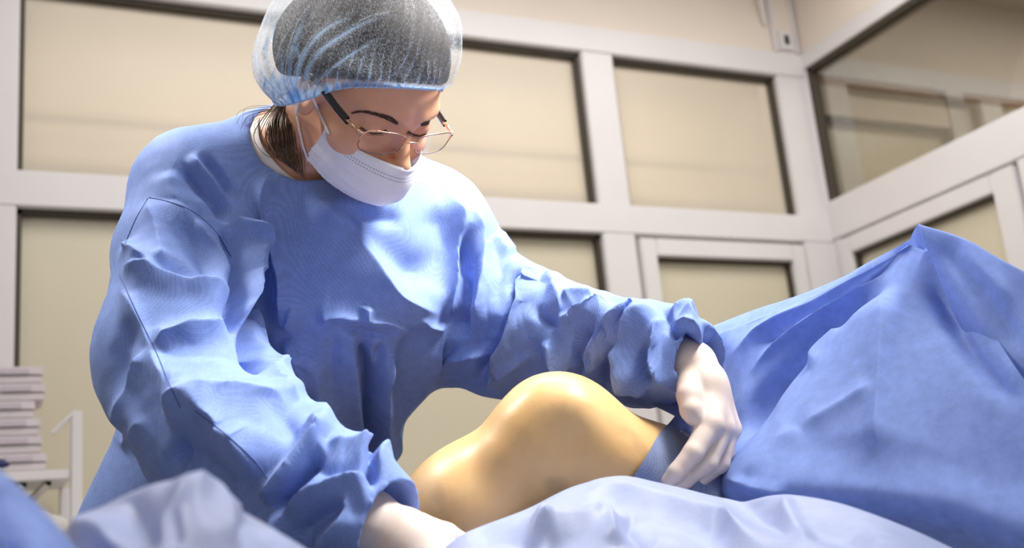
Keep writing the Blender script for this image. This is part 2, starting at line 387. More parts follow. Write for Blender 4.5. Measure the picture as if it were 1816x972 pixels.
def facet(V, Q, sigma=0.22, nit=6, vit=8):
    """pull the cloth into flat planes that meet in creases (edge-preserving smoothing of the face normals)"""
    f = np.repeat(np.arange(len(Q)), 4); e = np.stack([Q, np.roll(Q, -1, 1)], -1).reshape(-1, 2); e.sort(1)
    k = e[:, 0].astype(np.int64) * len(V) + e[:, 1]; o = np.argsort(k, kind='stable'); k, f = k[o], f[o]
    m = k[1:] == k[:-1]; A, B = f[:-1][m], f[1:][m]; nF = len(Q)
    def fn(V):
        n = np.cross(V[Q[:, 2]] - V[Q[:, 0]], V[Q[:, 3]] - V[Q[:, 1]]); return n / (np.linalg.norm(n, axis=1)[:, None] + 1e-12)
    n = fn(V)
    for _ in range(nit):
        w = np.exp(-((n[A] - n[B]) ** 2).sum(1) / sigma ** 2); s = n * 0.6
        for c in range(3): s[:, c] += np.bincount(A, w * n[B, c], nF) + np.bincount(B, w * n[A, c], nF)
        n = s / (np.linalg.norm(s, axis=1)[:, None] + 1e-12)
    V = V.copy(); deg = np.bincount(Q.ravel(), minlength=len(V))[:, None] + 1e-9
    for _ in range(vit):
        C = V[Q].mean(1); U = np.zeros_like(V)
        for j in range(4):
            q = Q[:, j]; g = n * np.einsum('ij,ij->i', n, C - V[q])[:, None]
            for c in range(3): U[:, c] += np.bincount(q, g[:, c], len(V))
        V += U / deg
    return V
def polydist(P2, line):
    """px distance of points to a polyline, signed side, arc parameter 0..1"""
    line = np.asarray(line, float); best = np.full(len(P2), 1e9); side = np.zeros(len(P2)); par = np.zeros(len(P2))
    seg = np.linalg.norm(np.diff(line, axis=0), axis=1); cum = np.r_[0, np.cumsum(seg)]
    for i in range(len(line) - 1):
        a, b = line[i], line[i + 1]; ab = b - a; q = P2 - a
        t = np.clip((q @ ab) / (ab @ ab), 0, 1); r = q - t[:, None] * ab; d = np.linalg.norm(r, axis=1); m = d < best
        best = np.where(m, d, best); side = np.where(m, np.sign(ab[0] * q[:, 1] - ab[1] * q[:, 0]), side)
        par = np.where(m, (cum[i] + t * seg[i]) / cum[-1], par)
    return best, side, par
def folds(V, Q, strokes, front=True, depth=None):
    """raise or sink the cloth along creases. stroke: (points px, height m, width px, kind[, (dmin, dmax)])
       kind: 'r' sharp ridge, 's' soft ridge, 'o' one-sided overlap (raised on its left when walking the line)"""
    X = V.copy()
    pix = PIX(V); N = vnormals(V, Q); vis = np.einsum('ij,ij->i', N, CAM - V) > -0.02
    for st in strokes:
        pts, h, w, kind = st[:4]; ok = vis if front else np.ones(len(V), bool)
        if len(st) > 4: ok = ok & (pix[:, 2] > st[4][0]) & (pix[:, 2] < st[4][1])
        line = catmull(np.array([[a, b, 0] for a, b in pts], float), 24)[:, :2] if len(pts) > 2 else np.array(pts, float)
        lo = line.min(0) - 3 * w; hi = line.max(0) + 3 * w
        ii = np.where(ok & (pix[:, 0] > lo[0]) & (pix[:, 0] < hi[0]) & (pix[:, 1] > lo[1]) & (pix[:, 1] < hi[1]))[0]
        if not len(ii): continue
        d, s, t = polydist(pix[ii, :2], line); e = np.clip(np.minimum(t, 1 - t) / 0.22, 0, 1); e = e * e * (3 - 2 * e)
        if kind == 'r': f = np.exp(-d / w)
        elif kind == 's': f = np.exp(-(d / w) ** 2)
        else:
            sd = -s * d
            f = np.where(sd > 0, np.exp(-sd / w), np.exp(-(sd / 5.0) ** 2) * 1.0) - 0.0
        X[ii] += N[ii] * (h * f * e)[:, None]
    return X
def hit(bvh, px, py, off=0.0008):
    d = Vector(RCW @ np.array([(px - 908) / FPX, -(py - 486) / FPX, -1.0])).normalized()
    r = bvh.ray_cast(Vector(CAM), d)
    return None if r[0] is None else np.array(r[0] - d * off)

# ------------------------------------------------------------------ the room
YB, XR, ZC = 3.50, 3.213, 3.40
bx('floor', (-2.6, 6.2, -1.6, 5.2, -0.05, 0.0), M['floor'], kind='structure')
bx('ceiling', (-2.6, 6.2, -1.6, 5.2, ZC, ZC + 0.05), M['ceiling'], kind='structure')
bx('wall_left', (-2.65, -2.6, -1.6, 5.2, 0.0, ZC), M['wall'], kind='structure')
# glazed partition across the back: white posts and rails
wb = empty('wall_back', (1.5, YB, 0), kind='structure')
F = M['frame_white']; y0, y1 = YB - 0.02, YB + 0.06
def post(name, x0, x1, z0, z1, ya=y0, yb=y1): return bx(name, (x0, x1, ya, yb, z0, z1), F, wb, bev=0.004)
post('post', -0.06, 0.10, 0, 2.97); post('post', -2.6, -2.45, 0, 2.97); post('post', 2.11, 2.25, 0, 2.97); post('post', 3.06, XR + 0.03, 0, 2.97, y0, y1 + 0.05)
post('header', -2.6, XR, 2.875, 2.985, y0 - 0.006)
post('transom', -2.6, XR, 2.13, 2.245, y0 - 0.003)
post('bottom_rail', -2.6, XR, 0.0, 0.12, y0 - 0.003)
bx('upper_wall', (-2.6, 6.2, YB - 0.005, YB + 0.06, 2.985, ZC), M['wall'], wb)
def window(n, x0, x1, z0, z1, pm, y=YB + 0.035):
    w = empty('window_%d' % n, ((x0 + x1) / 2, YB, z0), kind='structure')
    bx('pane', (x0, x1, y, y + 0.006, z0, z1), pm, w)
    g = 0.016
    for b in ((x0, x1, y - 0.03, y + 0.012, z1 - g, z1), (x0, x1, y - 0.03, y + 0.012, z0, z0 + g * 0.5), (x0, x0 + g, y - 0.03, y + 0.012, z0, z1), (x1 - g, x1, y - 0.03, y + 0.012, z0, z1)):
        bx('gasket', b, M['gasket'], w)
    return w
window(1, 0.10, 2.11, 2.245, 2.875, M['satin']); window(2, 2.25, 3.06, 2.245, 2.875, M['satin'])
window(3, 0.10, 2.11, 0.12, 2.13, M['frost']); window(4, -2.45, -0.06, 2.245, 2.875, M['glass']); window(5, -2.45, -0.06, 0.12, 2.13, M['frost'])
def door(n, loc, parts, pane, gask):
    d = empty('door_%d' % n, loc, kind='structure')
    for b in parts: bx('stile', b, F, d, bev=0.005)
    bx('pane', pane, M['frost'], d)
    for b in gask: bx('gasket', b, M['gasket'], d)
    return d
d1 = door(1, (2.66, YB, 0), [(2.265, 2.335, YB - 0.028, YB + 0.05, 0.02, 2.115), (2.985, 3.05, YB - 0.028, YB + 0.05, 0.02, 2.115),
      (2.335, 2.985, YB - 0.028, YB + 0.05, 2.045, 2.115), (2.335, 2.985, YB - 0.028, YB + 0.05, 0.02, 0.25)],
      (2.335, 2.985, YB + 0.02, YB + 0.026, 0.25, 2.045),
      [(2.335, 2.985, YB - 0.005, YB + 0.03, 2.033, 2.045), (2.973, 2.985, YB - 0.005, YB + 0.03, 0.25, 2.045)])
# right-hand glazed partition
wr = empty('wall_right', (XR, 1.5, 0), kind='structure')
def rpost(name, b): return bx(name, b, F, wr, bev=0.004)
rpost('header', (XR - 0.006, XR + 0.06, -1.6, YB, 2.915, 2.99)); rpost('transom', (XR - 0.006, XR + 0.06, -1.6, YB, 2.14, 2.305))
rpost('post', (XR, XR + 0.06, YB - 0.035, YB + 0.1, 0, 2.99)); rpost('post', (XR - 0.004, XR + 0.06, 2.38, 2.53, 0, 2.14)); rpost('post', (XR, XR + 0.06, 0.9, 1.04, 0, 2.99))
rpost('post', (XR, XR + 0.06, 3.43, 3.47, 0, 2.14)); rpost('post', (XR, XR + 0.06, -1.6, -1.5, 0, 2.99))
bx('upper_wall', (XR - 0.003, XR + 0.06, -1.6, YB, 2.99, ZC), M['wall'], wr)
def rwindow(n, a, b, z0, z1, pm):
    w = empty('window_%d' % n, (XR, (a + b) / 2, z0), kind='structure'); x = XR + 0.035; g = 0.02
    bx('pane', (x, x + 0.006, a, b, z0, z1), pm, w)
    for q in ((x - 0.03, x + 0.012, a, b, z1 - g, z1), (x - 0.03, x + 0.012, a, a + g, z0, z1), (x - 0.03, x + 0.012, b - g, b, z0, z1)):
        bx('gasket', q, M['gasket'], w)
rwindow(6, 1.04, 3.465, 2.305, 2.915, M['glass']); rwindow(7, -1.5, 0.9, 2.305, 2.915, M['glass']); rwindow(8, 1.04, 2.38, 0.1, 2.14, M['frost']); rwindow(9, -1.5, 0.9, 0.1, 2.14, M['frost'])
X0, X1 = XR - 0.02, XR + 0.05
d2 = door(2, (XR, 3.0, 0), [(X0, X1, 3.365, 3.43, 0.02, 2.125), (X0, X1, 2.54, 2.64, 0.02, 2.125), (X0, X1, 2.64, 3.365, 2.055, 2.125), (X0, X1, 2.64, 3.365, 0.02, 0.25)],
      (XR + 0.02, XR + 0.026, 2.64, 3.365, 0.25, 2.055),
      [(XR - 0.005, XR + 0.03, 2.64, 3.365, 2.041, 2.055), (XR - 0.005, XR + 0.03, 3.351, 3.365, 0.25, 2.055)])
# corridor seen through the upper panes
wc = empty('wall_corridor', (1.0, 4.70, 0), kind='structure')
bx('plaster', (-2.6, 6.2, 4.70, 4.75, 0, ZC), M['cream'], wc)
for z in (2.74, 2.955): bx('rail', (-2.6, 6.2, 4.672, 4.70, z - 0.016, z + 0.016), M['trim'], wc)
bx('wall_corridor_end', (4.60, 4.65, YB + 0.06, 4.70, 0, ZC), M['cream'], kind='structure')
# neighbouring room seen through the right-hand upper pane: the same partition goes on
ws = empty('wall_side_room', (4.6, YB, 0), kind='structure')
for nm, b, m in (('lintel', (XR + 0.06, 6.2, YB - 0.03, YB + 0.06, 2.90, 3.0), F), ('batten', (XR + 0.06, 3.98, YB - 0.022, YB + 0.05, 2.855, 2.90), M['wood']),
                 ('batten', (4.10, 6.2, YB - 0.022, YB + 0.05, 2.855, 2.90), M['wood']),
                 ('rail', (XR + 0.06, 6.2, YB - 0.02, YB + 0.06, 2.715, 2.855), M['wall']), ('post', (4.03, 4.14, YB - 0.03, YB + 0.06, 0, 2.90), F),
                 ('gasket', (XR + 0.06, 4.03, YB - 0.02, YB + 0.04, 2.700, 2.715), M['gasket']), ('gasket', (4.015, 4.03, YB - 0.02, YB + 0.04, 2.2, 2.715), M['gasket']),
                 ('pane', (XR + 0.06, 4.03, YB + 0.03, YB + 0.04, 0, 2.715), M['frost']), ('pane', (4.14, 6.2, YB + 0.03, YB + 0.04, 0, 2.715), M['frost'])):
    bx(nm, b, m, ws)
bx('wall_side_end', (6.15, 6.2, -1.6, YB, 0, ZC), M['wall'], kind='structure')
# white cable trunking with an open socket box high in the corner
tk = empty('cable_trunking', (3.15, YB - 0.02, 2.99), 'white wall trunking ending in a socket box with a black opening, in the ceiling corner', 'trunking')
bx('duct', (3.075, 3.092, YB - 0.035, YB - 0.006, 2.985, ZC), F, tk, bev=0.003); bx('duct', (3.185, 3.20, YB - 0.035, YB - 0.006, 2.985, ZC), F, tk, bev=0.003)
bx('back_plate', (3.092, 3.185, YB - 0.02, YB - 0.006, 2.985, ZC), M['wall'], tk)
bx('socket_box', (3.100, 3.178, YB - 0.034, YB - 0.02, 2.995, 3.085), F, tk, bev=0.004)
bx('socket_opening', (3.125, 3.152, YB - 0.037, YB - 0.033, 3.02, 3.065), M['black'], tk, bev=0.002)
cv, cq = tube_geo(catmull([(3.045, YB - 0.02, 3.11), (3.03, YB - 0.03, 3.18), (3.02, YB - 0.04, 3.28), (3.02, YB - 0.03, 3.395)], 20), np.linspace(0.006, 0.013, 20), 10)
props(link('cable', qmesh('cable', cv, cq), F), 'loose white cable hanging down beside the wall trunking', 'cable')

# ------------------------------------------------------------------ trolley with cartons at the left
tz = 1.285
tr = empty('trolley', (-0.15, 3.3, 0), 'white metal trolley carrying a stack of white cartons', 'trolley')
for (x, y, h) in ((0.247, 3.2, 1.465), (-0.55, 3.2, 1.465), (0.235, 3.43, 1.285), (-0.55, 3.43, 1.285)):
    bx('upright', (x - 0.014, x + 0.014, y - 0.014, y + 0.014, 0.0, h), M['frame_white'], tr, bev=0.003)
for z in (tz, 1.115, 0.5): bx('shelf', (-0.535, 0.232, 3.19, 3.445, z, z + 0.026), M['frame_white'], tr, bev=0.003)
for xx in (0.12, 0.18):
    bv, bq = tube_geo([(xx - 0.12, 3.40, 1.16), (xx, 3.22, 1.282)], 0.011, 8); attach(link('brace', qmesh('brace', bv, bq), M['steel'], None), tr)
bv, bq = tube_geo([(0.186, 3.19, 1.405), (0.236, 3.19, 1.455)], 0.006, 8); attach(link('guard_wire', qmesh('guard_wire', bv, bq), F, None), tr)
zz = tz + 0.027
words = ['bottom', 'second', 'third', 'fourth', 'fifth', 'topmost']
for i, (x1b, h) in enumerate(((0.172, 0.046), (0.160, 0.046), (0.155, 0.046), (0.142, 0.046), (0.166, 0.046), (0.160, 0.046))):
    c = empty('carton', (0.02, 3.28, zz), 'white carton on the trolley, %s of the stack counted from below' % words[i], 'carton', 'cartons stacked on the trolley')
    o = bx('box', (x1b - 0.27, x1b, 3.20, 3.35, zz, zz + h - 0.006), M['paper'], c, bev=0.003)
    bx('lid', (x1b - 0.273, x1b + 0.003, 3.197, 3.353, zz + h * 0.45, zz + h - 0.001), M['paper'], c, bev=0.003)
    bx('printed_label', (x1b - 0.10, x1b - 0.03, 3.1945, 3.198, zz + h * 0.55, zz + h * 0.85), M['print'], c)
    zz += h
V_, Q_ = tube_geo(catmull([(-0.08, 3.17, tz + 0.055), (-0.0, 3.17, tz + 0.055), (0.085, 3.17, tz + 0.042)], 12), np.r_[0.004, np.full(10, 0.012), 0.004], 10)
props(link('pouch', qmesh('pouch', V_, Q_), M['navy']), 'small navy pouch lying on the trolley in front of the cartons', 'pouch')
gb = np.array((0.175, 3.30, 1.142))
def bundle_sdf(p):
    q = p - gb.astype(np.float32)
    d = smin(el(q, (0, 0, .030), (.060, .060, .034)), el(q, (-.03, .01, .050), (.040, .045, .026)), .02)
    return np.maximum(d + .006 * vnoise(p * 40, 5) + .003 * vnoise(p * 95, 6), -q[:, 2])
bV, bQ = nets(bundle_sdf, axis_grid(gb[0] - .09, gb[0] + .09, .006), axis_grid(gb[1] - .09, gb[1] + .09, .006), axis_grid(gb[2] - .02, gb[2] + .11, .006), band=False)
props(link('cloth_bundle', qmesh('cloth_bundle', bV, bQ), M['linen']), 'crumpled white cloth on the shelf of the trolley below the cartons', 'cloth')

# ------------------------------------------------------------------ the surgeon: frames
HR = np.array([[-0.6883304, 0.58825867, 0.42444433], [-0.07657587, -0.64077623, 0.76389918], [0.72134416, 0.49331284, 0.48611218]])
HT = np.array([-0.18084973, 0.21335401, -1.35995454])
HW = RCW @ HR; HO = CAM + RCW @ HT
def H2W(p): return np.asarray(p) @ HW.T + HO
def W2H(p): return (np.asarray(p) - HO) @ HW
surgeon = empty('person', (float(P(450, 850, 1.6)[0]), float(P(450, 850, 1.6)[1]), 0.0),
                'person in blue surgical gown, hair cap, mask and glasses bending over the knee', 'person')
RARM = [((352, 340, 1.41), .074), ((325, 450, 1.37), .078), ((322, 630, 1.29), .094), ((400, 775, 1.20), .085), ((530, 862, 1.13), .066), ((652, 915, 1.085), .055)]
LARM = [((772, 405, 1.56), .076), ((828, 515, 1.54), .078), ((905, 580, 1.50), .086), ((1040, 615, 1.41), .068), ((1150, 630, 1.35), .059), ((1222, 640, 1.30), .049)]
def chain(arm): return [(P(*c), r) for c, r in arm]
RC_, LC_ = chain(RARM), chain(LARM)
NB = P(500, 300, 1.46)
# ------------------------------------------------------------------ gown
NECKA, NECKB = H2W((0, -0.035, -0.10)), H2W((0, -0.02, 0.02))
def gown_sdf(p):
    d = rc(p, P(560, 400, 1.52), P(600, 520, 1.53), .150, .158)
    d = smin(d, rc(p, P(600, 520, 1.53), P(500, 760, 1.62), .158, .132), .06)
    d = smin(d, rc(p, P(775, 622, 1.55), P(905, 617, 1.50), .048, .060), .02)
    d = smin(d, rc(p, P(500, 760, 1.62), P(540, 1000, 1.62), .132, .14), .06)
    d = smin(d, rc(p, P(420, 800, 1.58), P(330, 960, 1.58), .16, .15), .08)
    d = smin(d, rc(p, P(345, 338, 1.42), P(500, 330, 1.48), .072, .082), .06)
    d = smin(d, rc(p, P(500, 330, 1.48), P(745, 400, 1.56), .082, .082), .06)
    lo = P(470, 1000, 1.62).copy(); lo2 = lo.copy(); lo2[2] = 0.45
    d = smin(d, rc(p, lo, lo2, .19, .20), .05)
    for ch, k in ((RC_, .035), (LC_, .03)):
        da = None
        for (a, ra), (b, rb) in zip(ch[:-1], ch[1:]):
            s = rc(p, a, b, ra, rb); da = s if da is None else smin(da, s, .02)
        d = smin(d, da, k)
    # openings: neck, cuffs, hem
    d = smax(d, -rc(p, P(500, 296, 1.44), H2W((0, -.01, .03)), .057, .085), .006)
    wl = LC_[-1][0] + (LC_[-1][0] - LC_[-2][0]) * 0.55; d = smax(d, -rc(p, LC_[-1][0] + (LC_[-1][0] - LC_[-2][0]) * 0.12, wl + (wl - LC_[-1][0]) * 2, .037, .075), .006)
    wr_ = RC_[-1][0] + (RC_[-1][0] - RC_[-2][0]) * 0.5; d = smax(d, -rc(p, RC_[-1][0] + (RC_[-1][0] - RC_[-2][0]) * 0.2, wr_ + (wr_ - RC_[-1][0]) * 2, .040, .080), .006)
    return np.maximum(d, 0.5 - p[:, 2])
pts = np.array([P(150, 200, 1.2), P(150, 200, 1.75), P(1330, 500, 1.6), P(1300, 600, 1.3), P(700, 980, 1.05), P(200, 1000, 1.8), P(700, 970, 1.8)])
glo, ghi = pts.min(0) - .06, pts.max(0) + .06; glo[2] = 0.46
GV, GQ = nets(gown_sdf, axis_grid(glo[0], ghi[0], .0048), axis_grid(glo[1], ghi[1], .0048), axis_grid(glo[2], ghi[2], .0048))
GV = avg(GV, edges_of(GQ), 0.4, 2)
#GF0
GOWN_FOLDS = [
    # sleeve nearer the camera
    ([(262, 350), (330, 368), (385, 410), (414, 470)], -.003, 6, 'r'),
    ([(212, 486), (292, 500), (380, 528), (413, 555)], .012, 26, 'r'), ([(222, 428), (262, 470), (292, 500)], .008, 14, 'r'), ([(240, 470), (290, 488), (360, 510)], -.008, 12, 's'),
    ([(406, 378), (424, 420), (430, 500), (428, 600)], .020, 9, 's'), ([(396, 400), (408, 470), (408, 560), (404, 600)], -.012, 10, 's'), ([(445, 430), (450, 520), (446, 620), (470, 680)], -.022, 20, 's'),
    ([(313, 286), (350, 330), (385, 362), (402, 400)], -.010, 11, 's'), ([(352, 270), (385, 310), (410, 356)], -.010, 10, 's'), ([(335, 272), (372, 322), (402, 366)], .007, 12, 'r'),
    ([(300, 300), (310, 350), (345, 400)], .005, 22, 'r'), ([(262, 352), (285, 420), (300, 500)], .006, 20, 'r'), ([(310, 390), (350, 450), (370, 520)], -.006, 16, 's'), ([(330, 380), (380, 450), (405, 520)], .006, 14, 'r'),
    ([(276, 620), (335, 600), (410, 588)], .010, 22, 'r'), ([(276, 630), (340, 625), (430, 615)], -.005, 20, 's'),
    ([(275, 622), (235, 700), (222, 770)], .008, 22, 'r'), ([(240, 560), (222, 640), (235, 720)], -.006, 18, 's'), ([(210, 500), (245, 560), (276, 622), (300, 680), (318, 722)], .006, 18, 'r'),
    ([(288, 738), (345, 728), (400, 768), (452, 820), (478, 852)], .022, 46, 'r'), ([(300, 785), (370, 820), (430, 880)], -.014, 36, 's'),
    ([(345, 726), (420, 715), (520, 730)], .008, 24, 'r'), ([(470, 640), (490, 690), (525, 722)], .006, 14, 'r'), ([(470, 720), (510, 760), (545, 800)], -.006, 18, 's'),
    ([(536, 752), (552, 800), (512, 850), (466, 896)], .018, 18, 'r'), ([(572, 806), (530, 860), (490, 908)], -.020, 13, 's'),
    ([(575, 800), (640, 808), (680, 835)], .008, 14, 'r'), ([(490, 905), (580, 868), (672, 848)], .010, 16, 'r'), ([(520, 965), (580, 915), (652, 890)], -.009, 20, 's'), ([(560, 850), (610, 842), (660, 840)], -.006, 12, 's'),
    ([(620, 870), (610, 920), (560, 980)], .010, 14, 'r'), ([(480, 900), (500, 940), (530, 985)], .008, 16, 'r'),
    ([(300, 850), (340, 880), (400, 930)], .006, 24, 'r'), ([(215, 800), (250, 760), (270, 745)], .004, 16, 'r'),
    # chest
    ([(540, 330), (584, 380), (651, 452), (703, 529), (790, 562)], .014, 34, 'r'), ([(610, 380), (680, 450), (760, 500)], -.012, 34, 's'), ([(590, 372), (640, 385), (720, 390)], -.006, 14, 's'),
    ([(795, 335), (808, 400), (806, 500), (796, 575)], .012, 16, 'r'), ([(824, 400), (824, 500), (812, 610)], -.020, 14, 's'), ([(770, 360), (785, 440), (740, 520)], -.008, 26, 's'),
    ([(560, 566), (600, 562), (640, 572)], .006, 9, 'r'), ([(640, 572), (680, 570), (730, 590)], .006, 9, 'r'), ([(651, 540), (642, 575)], .008, 8, 'r'), ([(600, 580), (640, 588), (690, 596)], -.006, 8, 's'),
    ([(640, 585), (650, 660), (656, 760), (658, 880)], -.024, 11, 's'), ([(622, 600), (640, 700), (645, 850)], .006, 12, 'r'), ([(700, 610), (685, 680), (668, 780), (664, 860)], .010, 12, 'r'), ([(676, 600), (668, 660), (664, 720)], -.008, 8, 's'),
    ([(796, 575), (745, 678), (692, 745), (690, 850)], .008, 20, 'r'), ([(735, 560), (720, 640), (690, 720)], -.008, 20, 's'), ([(720, 560), (760, 580), (795, 580)], .005, 10, 'r'),
    ([(480, 300), (455, 380), (490, 450), (505, 520), (495, 600)], .010, 26, 'r'), ([(505, 590), (520, 560), (525, 540)], .005, 7, 'r'), ([(500, 600), (530, 640), (545, 700)], .006, 14, 'r'), ([(560, 620), (570, 700), (565, 800)], .005, 20, 's'),
    ([(520, 620), (545, 640), (560, 650)], .004, 7, 'r'), ([(480, 640), (510, 645), (535, 650)], .004, 7, 'r'), ([(600, 590), (585, 640), (590, 720)], -.005, 14, 's'),
    # far sleeve
    ([(946, 462), (925, 560), (890, 640), (858, 694)], .016, 18, 'r'), ([(916, 462), (904, 550), (872, 630), (845, 688)], -.020, 13, 's'), ([(812, 350), (850, 420), (860, 500), (830, 600)], .007, 18, 'r'),
    ([(850, 400), (885, 470), (875, 560), (830, 650)], -.007, 16, 's'), ([(870, 420), (905, 460)], .006, 16, 'r'), ([(760, 660), (810, 635), (880, 630)], .006, 12, 'r'), ([(760, 640), (820, 615), (880, 605)], -.004, 14, 's'),
    ([(948, 552), (980, 572), (1004, 584)], -.007, 9, 's'), ([(962, 490), (985, 520), (1000, 560)], .007, 14, 'r'),
    ([(979, 592), (1007, 572), (1054, 552), (1090, 548)], .010, 11, 'r'), ([(976, 600), (983, 640), (1007, 676)], .009, 12, 'r'), ([(1030, 690), (1024, 630), (1040, 590), (1058, 566)], -.014, 9, 's'),
    ([(1040, 660), (1060, 605), (1090, 566)], -.012, 8, 's'), ([(1064, 690), (1052, 632), (1097, 574), (1152, 548)], .014, 11, 'r'), ([(1082, 700), (1078, 650), (1120, 590)], -.010, 8, 's'),
    ([(1132, 700), (1106, 612), (1168, 546)], .013, 11, 'r'), ([(1090, 668), (1116, 676), (1150, 700)], .007, 8, 'r'), ([(1150, 690), (1142, 640), (1160, 600)], -.010, 8, 's'),
    ([(1195, 694), (1166, 640), (1168, 588), (1184, 566)], .011, 9, 'r'), ([(1182, 568), (1210, 556), (1232, 578)], .009, 8, 'r'), ([(1190, 600), (1205, 590), (1225, 592)], -.008, 7, 's'),
    ([(1190, 588), (1225, 583), (1262, 606)], .009, 8, 'r'), ([(945, 600), (955, 650), (985, 690)], -.008, 14, 's'), ([(890, 660), (930, 640), (955, 620)], .006, 12, 'r'), ([(1000, 540), (1020, 528), (1050, 530)], .006, 10, 'r')]
# excess length: sleeves are longer than the arms in them, the body of the gown is roomy
gs = np.full(len(GV), 0.012); gd = np.zeros_like(GV); gds = np.zeros(len(GV)); bd = np.full(len(GV), 1e9)
for ch, sl in ((RC_, (.02, .03, .05, .05, .04)), (LC_, (.03, .05, .10, .14, .08))):
    for (a, ra), (b, rb), s in zip(ch[:-1], ch[1:], sl):
        q = rc(GV, a, b, ra, rb); m = (q < bd) & (q < .03); bd = np.where(m, q, bd)
        u = (b - a) / np.linalg.norm(b - a); gd[m] = u; gds[m] = s
gpx = PIX(GV); gs += .035 * np.exp(-((gpx[:, 0] - 610) / 110) ** 2 - ((gpx[:, 1] - 610) / 70) ** 2)
GE = edges_of(GQ); gds = avg(gds[:, None], GE, .6, 12)[:, 0]
GV = crumple(GV, GQ, gs, it=34, seed=9, cell=.034, amp=.008, bend=.05, hold=.015, dirs=gd, dslack=gds)
GV, GQ = subdivide(GV, GQ); GE = edges_of(GQ); GV = avg(GV, GE, .5, 2)
GV = folds(GV, GQ, [(a, b * (2.3 if b > 0 else 1.6), c, d) for a, b, c, d in GOWN_FOLDS])
GV = avg(GV, GE, .35, 1); GV = facet(GV, GQ, .17, 10, 10)
#GF1
gown = link('gown', qmesh('gown', GV, GQ), M['gown']); attach(gown, surgeon)
gown['label'] = 'blue nonwoven surgical gown'

# ------------------------------------------------------------------ the body under it (one surface: head, neck, trunk, arms, legs)
def body_sdf(p):
    w = p @ HW.T.astype(np.float32) + HO.astype(np.float32)
    d = rc(p, (0, -.022, -.03), W2H(P(497, 300, 1.46)), .052, .056)
    d = smin(d, rc(w, P(497, 310, 1.47), P(540, 420, 1.53), .07, .11), .06)
    d = smin(d, rc(w, P(540, 420, 1.53), P(500, 800, 1.64), .115, .105), .06)
    d = smin(d, rc(w, P(370, 345, 1.43), P(730, 405, 1.56), .055, .055), .05)
    for ch in (RC_, LC_):
        a, b, c = ch[0][0], ch[2][0], ch[5][0]
        d = smin(d, rc(w, a, b, .05, .04), .03); d = smin(d, rc(w, b, c, .038, .024), .02)
    for sx in (-.09, .09):
        hp = P(470, 860, 1.64) + np.array([sx, 0.02, 0]); kn = hp.copy(); kn[2] = .48; an = hp.copy(); an[2] = .07
        d = smin(d, rc(w, hp, kn, .085, .055), .05); d = smin(d, rc(w, kn, an, .055, .04), .03)
        d = smin(d, rc(w, an + np.array([0, .02, -.03]), an + np.array([0, -.15, -.035]), .035, .03), .02)
    m = np.abs(p).max(1) < .17
    if m.any():
        q = p[m]; x = q.copy(); x[:, 0] = np.abs(q[:, 0])      # symmetric head
        h = el(q, (0, -.018, .042), (.074, .096, .084))
        h = smin(h, el(q, (0, .022, .040), (.066, .070, .062)), .02)
        h = smin(h, el(q, (0, .028, -.025), (.058, .058, .070)), .025)
        h = smin(h, el(q, (0, .040, -.060), (.043, .042, .033)), .03)
        h = smin(h, el(q, (0, .070, -.076), (.020, .016, .015)), .02)
        h = smin(h, el(x, (.044, .052, -.022), (.022, .026, .020)), .025)            # cheekbones
        h = smin(h, rc(x, (.012, .083, .030), (.045, .068, .030), .0095, .009), .014)  # brow ridge
        h = smax(h, -el(x, (.036, .097, .008), (.021, .018, .0125)), .014)           # eye sockets
        h = smin(h, el(x, (.0355, .0695, .008), (.0150, .0135, .0125)), .003)       # lids
        h = smin(h, rc(q, (0, .082, .018), (0, .106, -.022), .0062, .0085), .012)     # nose
        h = smin(h, el(q, (0, .107, -.026), (.0098, .0098, .0088)), .006)
        h = smin(h, el(x, (.0115, .095, -.030), (.0075, .010, .0075)), .006)
        h = smax(h, -el(x, (.0055, .101, -.0375), (.0034, .005, .004)), .003)
        h = smin(h, rc(x, (0, .089, -.052), (.019, .081, -.052), .006, .003), .006)   # lips
        h = smin(h, rc(x, (0, .087, -.060), (.017, .080, -.058), .006, .003), .005)
        e = el(x, (.073, -.008, .000), (.010, .020, .032)); e = smax(e, -el(x, (.085, -.006, .002), (.010, .013, .022)), .005)
        h = smin(h, e, .006)
        d[m] = smin(d[m], h, .03 if False else .02)
    return d
def mixed(lo, flo, fhi, hi, f, c): return np.unique(np.r_[np.arange(lo, flo, c), np.arange(flo, fhi, f), np.arange(fhi, hi, c)])
bw = W2H(np.array([P(150, 200, 1.2), P(1330, 600, 1.3), P(700, 980, 1.05), (P(470, 860, 1.64) * [1, 1, 0]), (P(300, 900, 1.75) * [1, 1, 0]), P(200, 900, 1.8), P(1250, 640, 1.7)]))
blo, bhi = bw.min(0) - .12, bw.max(0) + .12
BV, BQ = nets(body_sdf, mixed(blo[0], -.09, .09, bhi[0], .0024, .03), mixed(blo[1], -.125, .128, bhi[1], .0024, .03), mixed(blo[2], -.15, .135, bhi[2], .0024, .03), band=False)
BV = avg(BV, edges_of(BQ), 0.35, 1)
body = attach(link('body', qmesh('body', H2W(BV), BQ), M['skin']), surgeon)

